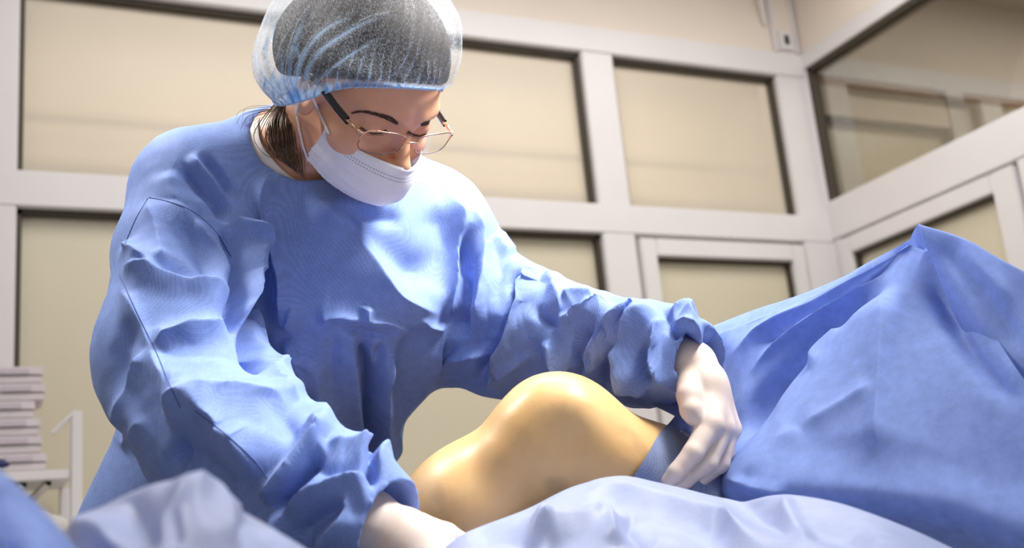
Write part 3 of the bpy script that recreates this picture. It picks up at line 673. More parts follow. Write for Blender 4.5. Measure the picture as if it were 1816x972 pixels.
# ------------------------------------------------------------------ gloves
def hand_mesh(cones, ells, k, h=.0024, pad=.03):
    A = np.array([c[0] for c in cones] + [c[1] for c in cones]); lo, hi = A.min(0) - pad - .02, A.max(0) + pad + .02
    def f(p):
        d = None
        for a, b, ra, rb, kk in cones:
            s = rc(p, a, b, ra, rb); d = s if d is None else smin(d, s, kk)
        for c, r, kk in ells: d = smin(d, rc(p, c, c + 1e-4, r, r), kk)
        return d
    return nets(f, axis_grid(lo[0], hi[0], h), axis_grid(lo[1], hi[1], h), axis_grid(lo[2], hi[2], h))
def fingers(spec):
    out = []
    for pts, rs in spec:
        for (a, b, ra, rb) in zip(pts[:-1], pts[1:], rs[:-1], rs[1:]): out.append((P(*a), P(*b), ra, rb, .0035))
    return out
wl0, wl1 = (1196, 632, 1.312), (1226, 650, 1.292)
palm = [(P(*wl0), P(*wl1), .028, .0275, .01), (P(*wl1), P(1250, 690, 1.272), .0275, .024, .012)]
for mcp, r in (((1260, 752, 1.232), .0150), ((1280, 757, 1.252), .0155), ((1292, 760, 1.275), .0150), ((1292, 757, 1.297), .0140)):
    palm.append((P(1248, 685, 1.275), P(*mcp), .0235, r, .010))
fing = fingers([([(1260, 752, 1.232), (1230, 802, 1.212), (1200, 838, 1.208), (1184, 855, 1.210)], [.0135, .0112, .0098, .0082]),
                ([(1280, 757, 1.252), (1254, 820, 1.230), (1214, 850, 1.222), (1190, 864, 1.220)], [.0135, .0116, .0100, .0084]),
                ([(1292, 760, 1.275), (1276, 822, 1.256), (1240, 850, 1.242), (1214, 862, 1.236)], [.0130, .0110, .0096, .0080]),
                ([(1292, 757, 1.297), (1286, 808, 1.285), (1262, 834, 1.272), (1242, 846, 1.264)], [.0120, .0098, .0086, .0072]),
                ([(1226, 662, 1.278), (1222, 702, 1.244), (1226, 728, 1.232), (1230, 738, 1.230)], [.0170, .0138, .0124, .0108])])
V_, Q_ = hand_mesh(palm + fing, [], .01); V_ = avg(V_, edges_of(Q_), .35, 1)
gl = attach(link('glove', qmesh('glove', V_, Q_), M['glove']), surgeon); gl['label'] = 'white latex glove on the hand pinching the drape'
palm2 = [(P(600, 895, 1.10), P(648, 926, 1.085), .032, .031, .01), (P(648, 926, 1.085), P(720, 965, 1.07), .031, .027, .012)]
m2 = [((800, 985, 1.09), .0155), ((792, 1005, 1.07), .0155), ((780, 1022, 1.05), .015), ((765, 1036, 1.04), .014)]
for q, r in m2: palm2.append((P(715, 962, 1.07), P(*q), .0265, r, .012))
f2 = fingers([([(800, 985, 1.09), (868, 1010, 1.10), (905, 1040, 1.13), (915, 1060, 1.15)], [.0135, .0112, .0098, .0082]),
              ([(792, 1005, 1.07), (862, 1045, 1.08), (895, 1080, 1.11), (905, 1100, 1.13)], [.0135, .0116, .0100, .0084]),
              ([(780, 1022, 1.05), (840, 1072, 1.06), (870, 1105, 1.09), (880, 1122, 1.11)], [.0130, .0110, .0096, .0080]),
              ([(765, 1036, 1.04), (810, 1085, 1.05), (835, 1115, 1.07), (845, 1128, 1.09)], [.0120, .0098, .0086, .0072]),
              ([(690, 930, 1.09), (742, 938, 1.10), (790, 952, 1.115), (812, 960, 1.125)], [.0195, .0155, .0138, .0112])])
V_, Q_ = hand_mesh(palm2 + f2, [], .01); V_ = avg(V_, edges_of(Q_), .35, 1)
gl2 = attach(link('glove', qmesh('glove', V_, Q_), M['glove']), surgeon); gl2['label'] = 'white latex glove on the hand holding the shin'

# ------------------------------------------------------------------ the patient's leg
patient = empty('person', (float(P(1000, 900, 1.27)[0]), float(P(1000, 900, 1.27)[1]), 0.86),
                'person lying under the drapes, only one bent bare iodine-stained knee and shin showing', 'person')
def leg_sdf(p):
    d = rc(p, P(980, 790, 1.255), P(830, 896, 1.24), .064, .0605)
    d = smin(d, rc(p, P(830, 896, 1.24), P(640, 1030, 1.235), .0605, .050), .03)
    d = smin(d, rc(p, P(640, 1030, 1.235), P(440, 1165, 1.26), .050, .034), .03)
    d = smin(d, rc(p, P(440, 1165, 1.26), P(430, 1195, 1.12), .034, .028), .02)
    d = smin(d, rc(p, P(840, 940, 1.26), P(700, 1040, 1.26), .050, .040), .03)      # calf
    d = smin(d, rc(p, P(1010, 790, 1.255), P(1160, 872, 1.295), .064, .069), .03)
    d = smin(d, rc(p, P(1160, 872, 1.295), P(1420, 1040, 1.41), .069, .078), .03)
    d = smin(d, rc(p, P(1420, 1040, 1.41), P(1560, 1080, 1.43), .085, .10), .05)
    d = smin(d, el(p, P(985, 752, 1.250), (.055, .050, .050)), .04)
    d = smin(d, rc(p, P(968, 716, 1.216), P(1004, 722, 1.213), .023, .024), .022)     # kneecap
    d = smin(d, rc(p, P(925, 770, 1.215), P(900, 800, 1.21), .022, .018), .04)         # tibial head
    d = smin(d, rc(p, P(1045, 790, 1.225), P(1090, 815, 1.225), .030, .030), .05)      # inner condyle
    d = smax(d, -rc(p, P(1012, 800, 1.15), P(985, 850, 1.13), .018, .018), .045)        # hollow beside the kneecap
    return d
A = np.array([P(420, 1200, 1.1), P(1560, 1100, 1.35), P(985, 660, 1.25), P(985, 800, 1.15), P(800, 900, 1.35), P(1560, 900, 1.4)])
LV, LQ = nets(leg_sdf, axis_grid(A[:, 0].min() - .1, A[:, 0].max() + .14, .005), axis_grid(A[:, 1].min() - .1, A[:, 1].max() + .14, .005), axis_grid(A[:, 2].min() - .1, A[:, 2].max() + .06, .005))
LV = avg(LV, edges_of(LQ), .4, 2)
leg = attach(link('leg', qmesh('leg', LV, LQ), M['leg']), patient)

# ------------------------------------------------------------------ drapes
def PP(rows): return [[P(*c) for c in r] for r in rows]
def cloth(name, rows, nu, nv, m, slack=0.012, strokes=(), seed=3, hold=0.03, bend=0.06, cell=0.035, amp=0.004, fs=1.9):
    G = surface(PP(rows), nu, nv); V = G.reshape(-1, 3); Q = gridquads(nv, nu)
    n = vnormals(V, Q)
    if np.einsum('ij,ij->i', n, CAM - V).mean() < 0: Q = Q[:, ::-1]
    if slack: V = crumple(V, Q, np.full(len(V), slack), it=40, seed=seed, hold=hold, bend=bend, cell=cell, amp=amp)
    V = folds(V, Q, [(a, b * fs, c, d) for a, b, c, d in strokes]); V = avg(V, edges_of(Q), .3, 1)
    if slack: V = facet(V, Q, .18, 12, 10)
    return V, Q
TENT_F = [([(1606, 440), (1530, 492), (1450, 540), (1360, 585), (1285, 640)], .007, 9, 'r'),
          ([(1580, 478), (1500, 535), (1400, 600), (1320, 672)], .006, 9, 'r'),
          ([(1590, 455), (1515, 510), (1420, 565), (1330, 622)], -.008, 9, 's'),
          ([(1585, 490), (1500, 560), (1400, 650), (1330, 745), (1300, 800)], -.010, 14, 's'),
          ([(1578, 500), (1572, 620), (1566, 740), (1556, 855)], .012, 60, 'r'),
          ([(1500, 575), (1460, 620), (1440, 660)], .005, 10, 'r'),
          ([(1560, 700), (1480, 740), (1420, 760)], .004, 14, 'r'),
          ([(1420, 760), (1370, 800), (1320, 850)], .004, 12, 'r'),
          ([(1640, 470), (1690, 560), (1740, 640), (1816, 720)], -.008, 22, 's'),
          ([(1700, 560), (1760, 650), (1816, 700)], .006, 30, 'r'),
          ([(1290, 850), (1330, 862), (1400, 872)], .006, 8, 'r')]
TA = [(1262, 604, 1.50), (1292, 640, 1.46), (1306, 700, 1.43), (1300, 780, 1.39), (1286, 854, 1.24), (1400, 872, 1.17), (1540, 882, 1.12), (1690, 905, 1.07), (1850, 950, 1.02), (1990, 860, 1.0)]
TM = [(1445, 527, 1.40), (1462, 545, 1.375), (1470, 575, 1.36), (1468, 615, 1.335), (1465, 660, 1.28), (1520, 680, 1.235), (1590, 700, 1.20), (1670, 710, 1.16), (1760, 720, 1.12), (1830, 690, 1.10)]
TT = [(1614, 424, 1.305), (1617, 424, 1.306), (1620, 424, 1.308), (1623, 424, 1.309), (1626, 425, 1.31), (1630, 425, 1.31), (1635, 426, 1.31), (1641, 428, 1.308), (1648, 430, 1.305), (1656, 434, 1.30)]
def lerp(a, b, t): return [tuple(x * (1 - t) + y * t for x, y in zip(p, q)) for p, q in zip(a, b)]
TU = [(x + (8 if i > 3 else 0), y + 75, d + .07) for i, (x, y, d) in enumerate(TA)]
V1, Q1 = cloth('tent', [TT, lerp(TT, TM, .5), TM, lerp(TM, TA, .55), TA, TU], 200, 150, None, 0.006, TENT_F, 5, fs=2.5)
FLAP = [[(1640, 440, 1.300), (1720, 500, 1.27), (1800, 560, 1.22), (1900, 640, 1.16), (2050, 740, 1.12)],
        [(1627, 398, 1.262), (1704, 423, 1.235), (1762, 455, 1.20), (1818, 484, 1.165), (1990, 570, 1.10)],
        [(1634, 412, 1.250), (1706, 446, 1.220), (1770, 492, 1.18), (1830, 540, 1.145), (1990, 640, 1.07)],
        [(1648, 452, 1.246), (1705, 500, 1.205), (1775, 560, 1.16), (1845, 620, 1.12), (1990, 720, 1.05)],
        [(1672, 512, 1.240), (1712, 560, 1.200), (1780, 630, 1.15), (1850, 700, 1.11), (1990, 790, 1.04)],
        [(1700, 575, 1.232), (1735, 625, 1.195), (1790, 700, 1.16), (1856, 780, 1.12), (1990, 860, 1.05)]]
V2, Q2 = cloth('flap', FLAP, 70, 70, None, 0.010, [([(1650, 425), (1720, 490), (1770, 560), (1800, 640)], -.006, 22, 's'), ([(1690, 440), (1760, 500), (1800, 545)], .004, 22, 's')], 8)
HEM = [[(1628, 397, 1.2630), (1633, 412, 1.258), (1644, 440, 1.252)], [(1619, 412, 1.272), (1626, 424, 1.268), (1640, 441, 1.26)], [(1611, 434, 1.285), (1622, 438, 1.280), (1640, 444, 1.27)]]
V3, Q3 = cloth('hem', HEM, 16, 16, None, 0)
BACK = [[(x, y + 2, d + .002) for x, y, d in [(1240, 613, 1.51), (1330, 571, 1.47), (1430, 531, 1.41), (1520, 488, 1.36), (1612, 433, 1.30)]],
        [(1225, 596, 1.56), (1330, 556, 1.52), (1430, 524, 1.46), (1520, 486, 1.40), (1610, 440, 1.33)],
        [(1225, 680, 1.62), (1330, 640, 1.60), (1430, 620, 1.55), (1520, 590, 1.50), (1610, 540, 1.45)]]
V4, Q4 = cloth('back', BACK, 60, 30, None, 0.008, [([(1290, 590), (1380, 560), (1450, 526)], .004, 8, 'r')], 4)
Vt, Qt = merge([(V1, Q1), (V2, Q2), (V3, Q3), (V4, Q4)])
tent = props(link('surgical_drape', qmesh('surgical_drape', Vt, Qt), M['drape']), 'blue drape raised to a tented peak at the right, behind the gloved hand', 'drape', 'blue surgical drapes')
# clip gripping the far edge of the peak
cl = P(1549, 473, 1.372)
cv = [tube_geo(catmull([cl + RCW @ np.array([-.010, -.010, .0]), cl + RCW @ np.array([-.004, -.001, .0]), cl + RCW @ np.array([.004, .004, 0]), cl + RCW @ np.array([.010, .006, 0])], 12), .0022, 8),
      tube_geo(catmull([cl + RCW @ np.array([-.010, -.010, -.004]), cl + RCW @ np.array([-.002, .003, -.004]), cl + RCW @ np.array([.006, -.002, -.003]), cl + RCW @ np.array([.012, -.002, -.002])], 12), .0018, 8)]
cp = empty('towel_clip', tuple(cl), 'small steel towel clip on the far edge of the peaked drape', 'clip')
for g, nm in zip(cv, ('jaw', 'spring')): attach(link(nm, qmesh(nm, *g), M['steel']), cp)

CR = [(760, 1000, 1.05), (822, 947, 1.08), (930, 905, 1.11), (1030, 859, 1.13), (1110, 862, 1.13), (1200, 878, 1.13), (1290, 894, 1.12), (1380, 878, 1.08), (1480, 890, 1.04), (1600, 932, .98), (1700, 978, .94), (1830, 1040, .90)]
def off(c, dy, dd, dx=0): return [(x + dx, y + dy, d + dd) for x, y, d in c]
FRONT_F = [([(1030, 862), (1110, 880), (1210, 908), (1290, 935), (1370, 980)], .010, 26, 'r'),
           ([(1040, 880), (1130, 905), (1230, 935), (1310, 975)], -.007, 24, 's'),
           ([(1075, 900), (1050, 925), (990, 945), (930, 958)], .008, 12, 'r'), ([(1078, 898), (1082, 930), (1090, 972)], .006, 14, 'r'),
           ([(1110, 905), (1125, 940), (1160, 972)], -.006, 18, 's'),
           ([(1290, 895), (1350, 915), (1460, 930), (1560, 960)], -.006, 22, 's'),
           ([(1380, 880), (1400, 910), (1440, 950)], .004, 16, 's'), ([(830, 955), (900, 950), (960, 975)], -.004, 14, 's'),
           ([(950, 905), (980, 930), (1000, 972)], .005, 22, 's')]
V_, Q_ = cloth('front', [off(CR, 90, .10), off(CR, 26, .05), CR, off(CR, 12, -.03), off(CR, 45, -.09), off(CR, 100, -.16), off(CR, 220, -.22), off(CR, 520, -.24)], 190, 110, None, 0.005, FRONT_F, 11, fs=2.3)
fd = props(link('surgical_drape', qmesh('surgical_drape', V_, Q_), M['drape_pale']), 'pale blue drape in front of the bare leg, along the bottom of the picture', 'drape', 'blue surgical drapes')
CL = [(30, 1040, .75), (75, 985, .74), (115, 942, .72), (215, 882, .70), (300, 853, .69), (350, 868, .69), (450, 918, .70), (545, 975, .72), (640, 1035, .74)]
LEFT_F = [([(300, 853), (330, 900), (345, 980)], .004, 26, 's'), ([(300, 880), (370, 890), (400, 935), (415, 975)], .009, 26, 'r'),
          ([(215, 882), (240, 920), (250, 980)], -.007, 30, 's'), ([(420, 905), (450, 950), (470, 985)], -.008, 26, 's'),
          ([(120, 945), (180, 945), (230, 985)], .006, 24, 's'), ([(300, 905), (320, 930), (318, 972)], -.006, 22, 's')]
V_, Q_ = cloth('left', [off(CL, 120, .08), off(CL, 30, .04), CL, off(CL, 10, -.02), off(CL, 40, -.06), off(CL, 95, -.10), off(CL, 250, -.14), off(CL, 600, -.16)], 110, 80, None, 0.006, LEFT_F, 17, fs=1.5)
props(link('surgical_drape', qmesh('surgical_drape', V_, Q_), M['drape_pale']), 'out-of-focus pale drape hump in front of the bent sleeve', 'drape', 'blue surgical drapes')
CK = [(-180, 740, .56), (-80, 782, .56), (0, 835, .56), (40, 868, .56), (80, 908, .565), (115, 948, .57), (160, 1005, .58), (230, 1080, .60)]
V_, Q_ = cloth('corner', [off(CK, 160, .07), off(CK, 40, .035), CK, off(CK, 14, -.015, -6), off(CK, 50, -.05, -22), off(CK, 120, -.06, -40), off(CK, 260, -.06, -50), off(CK, 640, -.08, -50)], 70, 60, None, 0.01, [([(-20, 870), (20, 920), (50, 990)], -.010, 20, 's')], 23)
props(link('surgical_drape', qmesh('surgical_drape', V_, Q_), M['drape']), 'blurred blue drape rising in the lower left corner of the picture', 'drape', 'blue surgical drapes')
# grey-blue border of the drape wrapped round the thigh, and the loose piece under the fingers
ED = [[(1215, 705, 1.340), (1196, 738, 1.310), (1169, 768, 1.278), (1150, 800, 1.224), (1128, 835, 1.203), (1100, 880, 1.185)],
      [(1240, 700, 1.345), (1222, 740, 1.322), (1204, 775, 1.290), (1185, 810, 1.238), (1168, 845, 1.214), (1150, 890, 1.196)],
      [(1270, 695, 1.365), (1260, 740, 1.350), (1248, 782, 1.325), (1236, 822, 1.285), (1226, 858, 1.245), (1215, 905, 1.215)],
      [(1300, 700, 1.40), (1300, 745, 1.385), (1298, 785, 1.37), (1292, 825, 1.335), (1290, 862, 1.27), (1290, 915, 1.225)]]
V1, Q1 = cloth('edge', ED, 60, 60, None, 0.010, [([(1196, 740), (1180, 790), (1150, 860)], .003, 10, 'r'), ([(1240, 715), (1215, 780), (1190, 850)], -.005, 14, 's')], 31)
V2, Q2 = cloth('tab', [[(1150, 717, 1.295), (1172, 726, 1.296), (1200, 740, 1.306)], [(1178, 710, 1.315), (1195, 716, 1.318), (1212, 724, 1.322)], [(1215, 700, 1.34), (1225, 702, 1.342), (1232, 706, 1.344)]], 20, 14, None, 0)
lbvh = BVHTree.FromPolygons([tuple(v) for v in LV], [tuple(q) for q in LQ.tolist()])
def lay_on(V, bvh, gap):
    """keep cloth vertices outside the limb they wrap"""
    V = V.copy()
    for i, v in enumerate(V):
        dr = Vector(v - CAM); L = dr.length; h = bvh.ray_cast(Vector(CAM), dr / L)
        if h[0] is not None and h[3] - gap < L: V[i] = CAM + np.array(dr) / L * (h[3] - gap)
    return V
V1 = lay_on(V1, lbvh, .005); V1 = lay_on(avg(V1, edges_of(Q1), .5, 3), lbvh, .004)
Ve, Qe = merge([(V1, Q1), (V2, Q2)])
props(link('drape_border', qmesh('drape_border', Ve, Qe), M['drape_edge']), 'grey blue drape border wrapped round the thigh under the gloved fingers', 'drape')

# ------------------------------------------------------------------ operating table under the drapes
tb = empty('operating_table', (0.5, 1.0, 0), 'operating table hidden beneath the blue drapes', 'table')
bx('pad', (-0.75, 1.55, 0.92, 1.36, 0.755, 0.80), M['black'], tb, bev=0.015); bx('frame', (-0.74, 1.54, 0.93, 1.35, 0.70, 0.755), M['steel'], tb, bev=0.006)
bx('column', (0.2, 0.5, 1.0, 1.28, 0.06, 0.70), M['steel'], tb, bev=0.01); bx('base', (-0.1, 0.9, 0.95, 1.33, 0.0, 0.06), M['steel'], tb, bev=0.01)

# ------------------------------------------------------------------ what the surgeon wears on the head
def mirror_rows(half): return [r + [(-x, y, z) for x, y, z in r[-2::-1]] for r in half]
def uvmap(me, nu, nv):
    uv = me.uv_layers.new(name='UVMap'); li = np.empty(len(me.loops), np.int32); me.loops.foreach_get('vertex_index', li)
    co = np.stack([(li % nu) / (nu - 1), (li // nu) / (nv - 1)], 1).astype(np.float32); uv.data.foreach_set('uv', co.ravel())
bbvh = BVHTree.FromPolygons([tuple(v) for v in H2W(BV)], [tuple(q) for q in BQ.tolist()])
# cap
def ring(pts):      # seven half points front -> back on her right, closed by symmetry
    p = [np.array(q) for q in pts]; return p + [q * [-.79, 1, 1] for q in p[-2:0:-1]]
CB = ring([(0, .0945, .074), (.042, .082, .066), (.070, .040, .036), (.087, -.002, -.012), (.076, -.048, -.046), (.045, -.090, -.064), (0, -.108, -.062)])
CM1 = ring([(0, .099, .086), (.048, .086, .080), (.082, .046, .055), (.100, -.004, .012), (.098, -.062, -.028), (.068, -.118, -.040), (0, -.135, -.035)])
CM2 = ring([(0, .090, .115), (.050, .078, .110), (.089, .048, .086), (.104, -.008, .055), (.104, -.072, .018), (.072, -.132, .002), (0, -.150, .006)])
CM3 = ring([(0, .072, .146), (.042, .060, .144), (.078, .034, .128), (.091, -.014, .108), (.090, -.076, .082), (.060, -.126, .066), (0, -.142, .064)])
CM4 = ring([(0, .040, .164), (.030, .030, .162), (.046, .006, .158), (.052, -.022, .150), (.050, -.058, .140), (.034, -.086, .132), (0, -.094, .130)])
CT = [np.array((0, -.03, .168)) + (q - np.array((0, -.03, .168))) * 0.02 for q in CM4]
NU, NV = 420, 96
def closed_row(r): E_ = np.array(r + r + r); return catmull(E_, 3 * NU)[NU:2 * NU]
rr = np.stack([closed_row(r) for r in (CB, CM1, CM2, CM3, CM4, CT)])
rr = np.stack([catmull(rr[:, j], NV) for j in range(NU)], 1)
s_ = np.linspace(0, 1, NV)[:, None]; th = np.linspace(0, 2 * np.pi, NU, endpoint=False)[None]
cen = np.array((0, -.02, .04)); rad = rr - cen; rad /= np.linalg.norm(rad, axis=2, keepdims=True)
wob = vnoise(np.stack([np.cos(th) * 5 + s_ * 0, np.sin(th) * 5 + s_ * 0, s_ * 5 + th * 0], -1).reshape(-1, 3), 3).reshape(NV, NU)
rip = np.sin(th * 58 + wob * 2.2 + s_ * 3); fade = np.exp(-s_ / .16) + 0.22 * np.exp(-((s_ - .45) / .3) ** 2)
rr = rr + rad * (0.0021 * rip * fade * (0.6 + 0.5 * wob) + 0.004 * wob * np.clip(s_ * 4, 0, 1) + 0.0012 * np.sin(th * 97 + wob * 6) * np.exp(-s_ / .06))[..., None]
# elastic edge draws in
V_ = H2W(rr.reshape(-1, 3)); ii = np.arange(NV * NU).reshape(NV, NU); jj = np.roll(ii, -1, 1)
Q_ = np.stack([ii[:-1], jj[:-1], jj[1:], ii[1:]], -1).reshape(-1, 4)
if np.einsum('ij,ij->i', vnormals(V_, Q_), V_ - H2W(cen)).mean() < 0: Q_ = Q_[:, ::-1]
CAPF = [([(524, 178), (534, 110), (572, 55), (640, 18)], .006, 4, 'r'), ([(526, 178), (560, 100), (630, 48), (700, 18)], .007, 4.5, 'r'), ([(520, 176), (514, 110), (532, 50), (552, 5)], .006, 4, 'r'),
        ([(516, 174), (484, 140), (470, 88), (500, 25)], .006, 5, 'r'), ([(514, 178), (476, 158), (456, 110)], .006, 4, 'r'), ([(528, 176), (580, 128), (640, 85), (690, 62)], .004, 3, 'r'),
        ([(518, 172), (500, 120), (505, 60)], .004, 3, 'r'), ([(530, 100), (526, 70), (545, 30)], .004, 3, 'r')]
V_ = folds(V_, Q_, CAPF)
pix = PIX(V_); lay = np.zeros(len(V_)); Nn = vnormals(V_, Q_); front = np.einsum('ij,ij->i', Nn, CAM - V_) > 0
for pts_, h_, w_, _ in CAPF:
    dd, _, tt = polydist(pix[:, :2], catmull(np.array([[a, b, 0] for a, b in pts_], float), 24)[:, :2]); lay = np.maximum(lay, np.where(front, .36 * np.exp(-(dd / (w_ * .9)) ** 2) * np.clip((1 - tt) * 3, 0, 1), 0))
kd = np.linalg.norm(pix[:, :2] - [522, 172], axis=1); lay = np.maximum(lay, np.where(front, .75 * np.exp(-(kd / 20) ** 2), 0))
sv = np.repeat(np.linspace(0, 1, NV), NU); lay = np.maximum(lay, .50 * np.exp(-(sv / .13) ** 4) * (.75 + .25 * rip.ravel())); lay = lay + np.clip((rip - .80) / .20, 0, 1).ravel() * .55 * np.exp(-(sv / .42) ** 3) * (.4 + .6 * np.clip(wob.ravel() + .5, 0, 1))
backness = np.clip((-rr.reshape(-1, 3)[:, 1] - .06) / .07, 0, 1); opa = lay + .38 * np.exp(-(sv / .13) ** 4) + .50 * backness * np.clip(1.1 - sv * 1.2, 0, 1) * (.55 + .45 * np.clip(wob.ravel() * 1.5 + .5, 0, 1))
me = qmesh('hair_cap', V_, Q_); at_ = me.attributes.new('layers', 'FLOAT', 'POINT'); at_.data.foreach_set('value', lay.astype(np.float32)); at_ = me.attributes.new('opacity', 'FLOAT', 'POINT'); at_.data.foreach_set('value', opa.astype(np.float32))
cap = attach(link('hair_cap', me, M['cap']), surgeon); cap['label'] = 'sheer blue pleated hair cap'
tv, tq = tube_geo(V_[:NU], .0013, 6, True); eb = link('elastic_edge', qmesh('elastic_edge', tv, tq), M['elastic']); eb.parent = cap
# hair under the cap
def hair_sdf(p):
    p = np.where([[True, False, False]] * (p < 0), p * np.float32(1.09), p)
    d = smin(el(p, (0, -.020, .046), (.084, .106, .098)), rc(p, (0, -.095, -.01), (0.01, -.105, -.035), .034, .026), .02)
    d = smin(d, el(p, (0, .004, .060), (.083, .088, .084)), .01)
    d = smin(d, el(p, (.006, -.058, .030), (.086, .076, .076)), .015)
    return smax(d, .080 + .60 * (p[:, 1] - .095) - p[:, 2], .010)
HV, HQ = nets(hair_sdf, axis_grid(-.1, .1, .004), axis_grid(-.15, .11, .004), axis_grid(-.09, .15, .004), band=False)
hair = attach(link('hair', qmesh('hair', H2W(HV), HQ), M['hair']), surgeon)
st = []
r_ = np.random.default_rng(8)
for i in range(90):
    a, b = r_.normal(0, 1, 2)
    c = [(508 + a * 7, 186 + b * 3, 1.392), (500 + a * 12 + b * 3, 215, 1.372 + .006 * b), (497 + a * 15, 245 + b * 4, 1.366 + .008 * b), (508 + a * 12 + b * 5, 275 + b * 5, 1.368), (520 + a * 8 + b * 6, 300 + a * 6 + b * 6, 1.372)]
    st.append(tube_geo(catmull([P(*q) for q in c], 14), np.linspace(.0008, .0003, 14), 4))
for i in range(16):
    a, b = r_.normal(0, 1, 2)
    c = [(505, 194 + a * 3, 1.39), (470 + a * 8, 197 + b * 5, 1.385), (440 + a * 10, 206 + b * 8, 1.38), (415 + a * 14 + 20, 222 + b * 10, 1.38)]
    st.append(tube_geo(catmull([P(*q) for q in c], 14), np.linspace(.0004, .00015, 14), 4))
lk = link('loose_strands', qmesh('loose_strands', *merge(st)), M['hair_brown']); lk.parent = hair; lk['kind'] = 'stuff'
# white shirt collar inside the neck opening
na, nb = P(497, 306, 1.452), H2W((0, -.03, -.045)); ax = (nb - na) / np.linalg.norm(nb - na)
u_ = np.cross(ax, [0, 0, 1.0]); u_ /= np.linalg.norm(u_); v_ = np.cross(ax, u_); an = np.linspace(0, 2 * np.pi, 72, endpoint=False)
def cring(t, r): return (na + ax * t)[None] + r * (np.cos(an)[:, None] * u_ + np.sin(an)[:, None] * v_)
rw = [cring(-.03, .072), cring(.015, .0715), cring(.044, .0660), cring(.047, .0645), cring(.045, .063), cring(-.02, .059)]
gv = np.concatenate(rw); i_ = np.arange(len(rw) * 72).reshape(len(rw), 72); j_ = np.roll(i_, -1, 1)
attach(link('shirt_collar', qmesh('shirt_collar', gv, np.stack([i_[:-1], j_[:-1], j_[1:], i_[1:]], -1).reshape(-1, 4)), M['shirt']), surgeon)
# mask
MR = mirror_rows([[(.068, .036, -.020), (.056, .068, -.021), (.029, .099, -.021), (0, .1150, -.021)],
                  [(.068, .033, -.036), (.058, .070, -.040), (.033, .104, -.044), (0, .1205, -.046)],
                  [(.066, .028, -.050), (.056, .066, -.058), (.033, .101, -.066), (0, .1170, -.069)],
                  [(.063, .022, -.064), (.051, .056, -.076), (.029, .087, -.084), (0, .1010, -.087)],
                  [(.058, .018, -.076), (.045, .046, -.088), (.023, .068, -.095), (0, .0780, -.097)]])
mg = surface(MR, 130, 90); vv = np.linspace(0, 1, 90)[:, None]; uu = np.linspace(-1, 1, 130)[None]
nn = mg - np.array((0, .0, -.05)); nn /= np.linalg.norm(nn, axis=2, keepdims=True)
ph = (vv - .34 - .10 * np.abs(uu) ** 2) * 5.2; saw = np.where((ph > 0) & (ph < 3), (ph % 1.0), 0)
mg = mg + nn * (0.0060 * (saw - .4 * (saw > 0)) * (0.35 + 0.65 * np.abs(uu) ** 1.5))[..., None]
mg = mg + nn * (0.0016 * np.exp(-((vv - .04) / .03) ** 2) * np.ones_like(uu))[..., None]
mV = H2W(mg.reshape(-1, 3)); mQ = gridquads(90, 130)
if np.einsum('ij,ij->i', vnormals(mV, mQ), mV - H2W((0, 0, -.05))).mean() < 0: mQ = mQ[:, ::-1]
mV = crumple(mV, mQ, np.full(len(mV), .008), it=24, seed=2, cell=.02, amp=.0012, bend=.05, hold=.06)
me = qmesh('face_mask', mV, mQ); uvmap(me, 130, 90); mask = attach(link('face_mask', me, M['mask']), surgeon); mask['label'] = 'white pleated surgical mask'
def on_body(pts_, off_=.002):
    out = []
    for q in resample(np.array(pts_, float), 16):
        h_ = hit(bbvh, q[0], q[1], off_)
        if h_ is not None: out.append(h_)
    return np.array(out)
for pts_ in ([(584, 238), (572, 212), (556, 176), (548, 150)], [(547, 286), (538, 262), (531, 230), (526, 200), (528, 180)]):
    l_ = on_body(pts_, .003)
    if len(l_) > 3: o = link('ear_loop', qmesh('ear_loop', *tube_geo(l_, .0016, 6)), M['loop']); o.parent = mask
# brows and lashes
hs = []
for line, w_ in (([(706, 220), (690, 211), (665, 203), (642, 198), (628, 200)], 5.0), ([(746, 222), (762, 217), (776, 210), (783, 205)], 3.8)):
    l2 = resample(catmull(np.array([[a, b, 0] for a, b in line], float), 30)[:, :2], 70)
    for k, q in enumerate(l2):
        t = k / 69.0; ww = w_ * (1 - .75 * t) * min(1, t * 8 + .5)
        for rep in range(3):
            a = q + [0, r_.uniform(-ww, ww)]; tg = (l2[min(k + 4, 69)] - l2[max(k - 4, 0)]); tg = tg / np.linalg.norm(tg)
            b = a + tg * 6 + [0, -1.5 + 1.2 * t]
            A_, B_ = hit(bbvh, a[0], a[1], .0006), hit(bbvh, b[0], b[1], .0012)
            if A_ is not None and B_ is not None and np.linalg.norm(A_ - B_) < .012: hs.append(tube_geo(np.array([A_, (A_ + B_) / 2, B_]), [.00042, .00038, .00015], 4))
o = attach(link('eyebrows', qmesh('eyebrows', *merge(hs)), M['brow']), surgeon); o['kind'] = 'stuff'
for line in ([(640, 226), (650, 233), (662, 237), (676, 236), (685, 231)], [(724, 233), (733, 239), (744, 241), (756, 237)]):
    l_ = on_body(line, .0008); parts = [tube_geo(l_, .0010, 6)]
    for q in resample(np.array(line, float), 24):
        A_ = hit(bbvh, q[0], q[1], .0005)
        if A_ is None: continue
        dr = RCW @ np.array([(q[0] - np.mean([p_[0] for p_ in line])) * .00018, -.0045, .004]); parts.append(tube_geo(np.array([A_, A_ + dr * .6, A_ + dr * 1.1 + RCW @ np.array([0, .001, 0])]), [.0004, .0003, .0001], 4))
    o = attach(link('eyelashes', qmesh('eyelashes', *merge(parts)), M['brow']), surgeon)
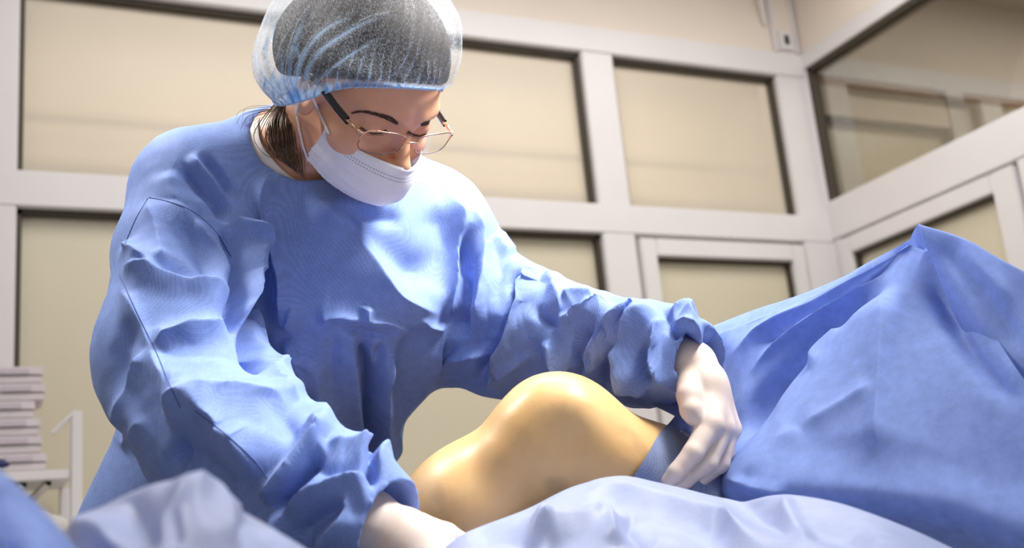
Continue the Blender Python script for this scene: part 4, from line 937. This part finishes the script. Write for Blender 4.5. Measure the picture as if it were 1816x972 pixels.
# glasses
gls = link('glasses', qmesh('glasses', *tube_geo(H2W(catmull([(.0115, .1035, .0065), (.006, .1065, .0085), (0, .1075, .009), (-.006, .1065, .0085), (-.0115, .1035, .0065)], 16)), .0012, 8)), M['gold']); attach(gls, surgeon)
gls['label'] = 'thin gold-rimmed glasses slipped down the nose'
def lens_pt(sg, a, k=1.0):
    c, s = np.cos(a), np.sin(a); e = 0.62
    x = .0295 * np.sign(c) * abs(c) ** e * (1 + .04 * s); z = .0150 * np.sign(s) * abs(s) ** e * (1 + .10 * c)
    if s < 0: z *= (1 + .06 * (1 - abs(c)))
    x *= k; z *= k; X_ = .0385 + x; return np.array((sg * X_, .1045 - 2.6 * (X_ - .01) ** 2 - .10 * (.015 - z) , .004 + z))
for sg, nm in ((1, 'right'), (-1, 'left')):
    aa = np.linspace(0, 2 * np.pi, 64, endpoint=False); O_ = np.array([lens_pt(sg, a) for a in aa])
    rings = [H2W(np.array([lens_pt(sg, a, k) for a in aa])) for k in (1, .75, .5, .25, .02)]
    i_ = np.arange(5 * 64).reshape(5, 64); j_ = np.roll(i_, -1, 1)
    o = link('lens', qmesh('lens', np.concatenate(rings), np.stack([i_[:-1], j_[:-1], j_[1:], i_[1:]], -1).reshape(-1, 4)), M['lens']); o.parent = gls
    top = O_[(aa > -.01) & (aa < np.pi + .3)]; lowr = np.concatenate([O_[aa > np.pi + .2], O_[:1]])
    o = link('rim', qmesh('rim', *tube_geo(H2W(top), .0011, 8)), M['gold']); o.parent = gls
    o = link('lower_rim', qmesh('lower_rim', *tube_geo(H2W(lowr), .0006, 6)), M['lens_edge']); o.parent = gls
    hb = [(.0680, .0955, .012), (.0715, .090, .0125), (.0735, .080, .013), (.0745, .070, .0135)]
    o = link('hinge', qmesh('hinge', *tube_geo(H2W(catmull([(sg * x, y, z) for x, y, z in hb], 14)), np.r_[.0014, .0022, .0016, .0024, .0026, .0024, .0016, .0016, .0024, .0026, .0024, .0018, .0020, .0022], 8)), M['gold']); o.parent = gls
    tp_ = catmull([(sg * x, y, z) for x, y, z in ((.0745, .072, .0135), (.077, .050, .016), (.079, .02, .020), (.080, -.005, .022), (.078, -.02, .008))], 24)
    tv = []
    for c_ in tp_:
        for dx, dz in ((-.0014, -.0042), (.0014, -.0042), (.0018, 0), (.0014, .0042), (-.0014, .0042), (-.0018, 0)): tv.append((c_[0] + dx, c_[1] - dz * .25, c_[2] + dz))
    tq = [(k * 6 + j, k * 6 + (j + 1) % 6, (k + 1) * 6 + (j + 1) % 6, (k + 1) * 6 + j) for k in range(23) for j in range(6)]
    o = link('temple_arm', qmesh('temple_arm', H2W(np.array(tv)), np.array(tq)), M['black'], smooth=False); o.parent = gls
    o = link('nose_pad', qmesh('nose_pad', *tube_geo(H2W(catmull([(sg * .010, .1015, .004), (sg * .0085, .099, -.001), (sg * .0095, .0975, -.006)], 8)), [.0006, .0008, .0016, .0022, .0024, .0022, .0016, .0006], 8)), M['lens']); o.parent = gls
# seams of the gown
gbvh = BVHTree.FromPolygons([tuple(v) for v in GV], [tuple(q) for q in GQ.tolist()])
for line in ([(264, 350), (300, 358), (340, 374), (380, 408), (410, 455)], [(222, 432), (240, 390), (262, 352)], [(212, 488), (243, 555), (275, 620), (300, 680), (320, 724)], [(346, 729), (400, 770), (452, 818), (474, 848)]):
    l_ = [hit(gbvh, q[0], q[1], .0004) for q in resample(catmull(np.array([[a, b, 0] for a, b in line], float), 40)[:, :2], 60)] if len(line) > 2 else [hit(gbvh, q[0], q[1], .0004) for q in resample(np.array(line, float), 8)]
    l_ = np.array([q for q in l_ if q is not None])
    if len(l_) > 3: o = link('seam', qmesh('seam', *tube_geo(l_, .0006, 5)), M['seam']); o.parent = gown
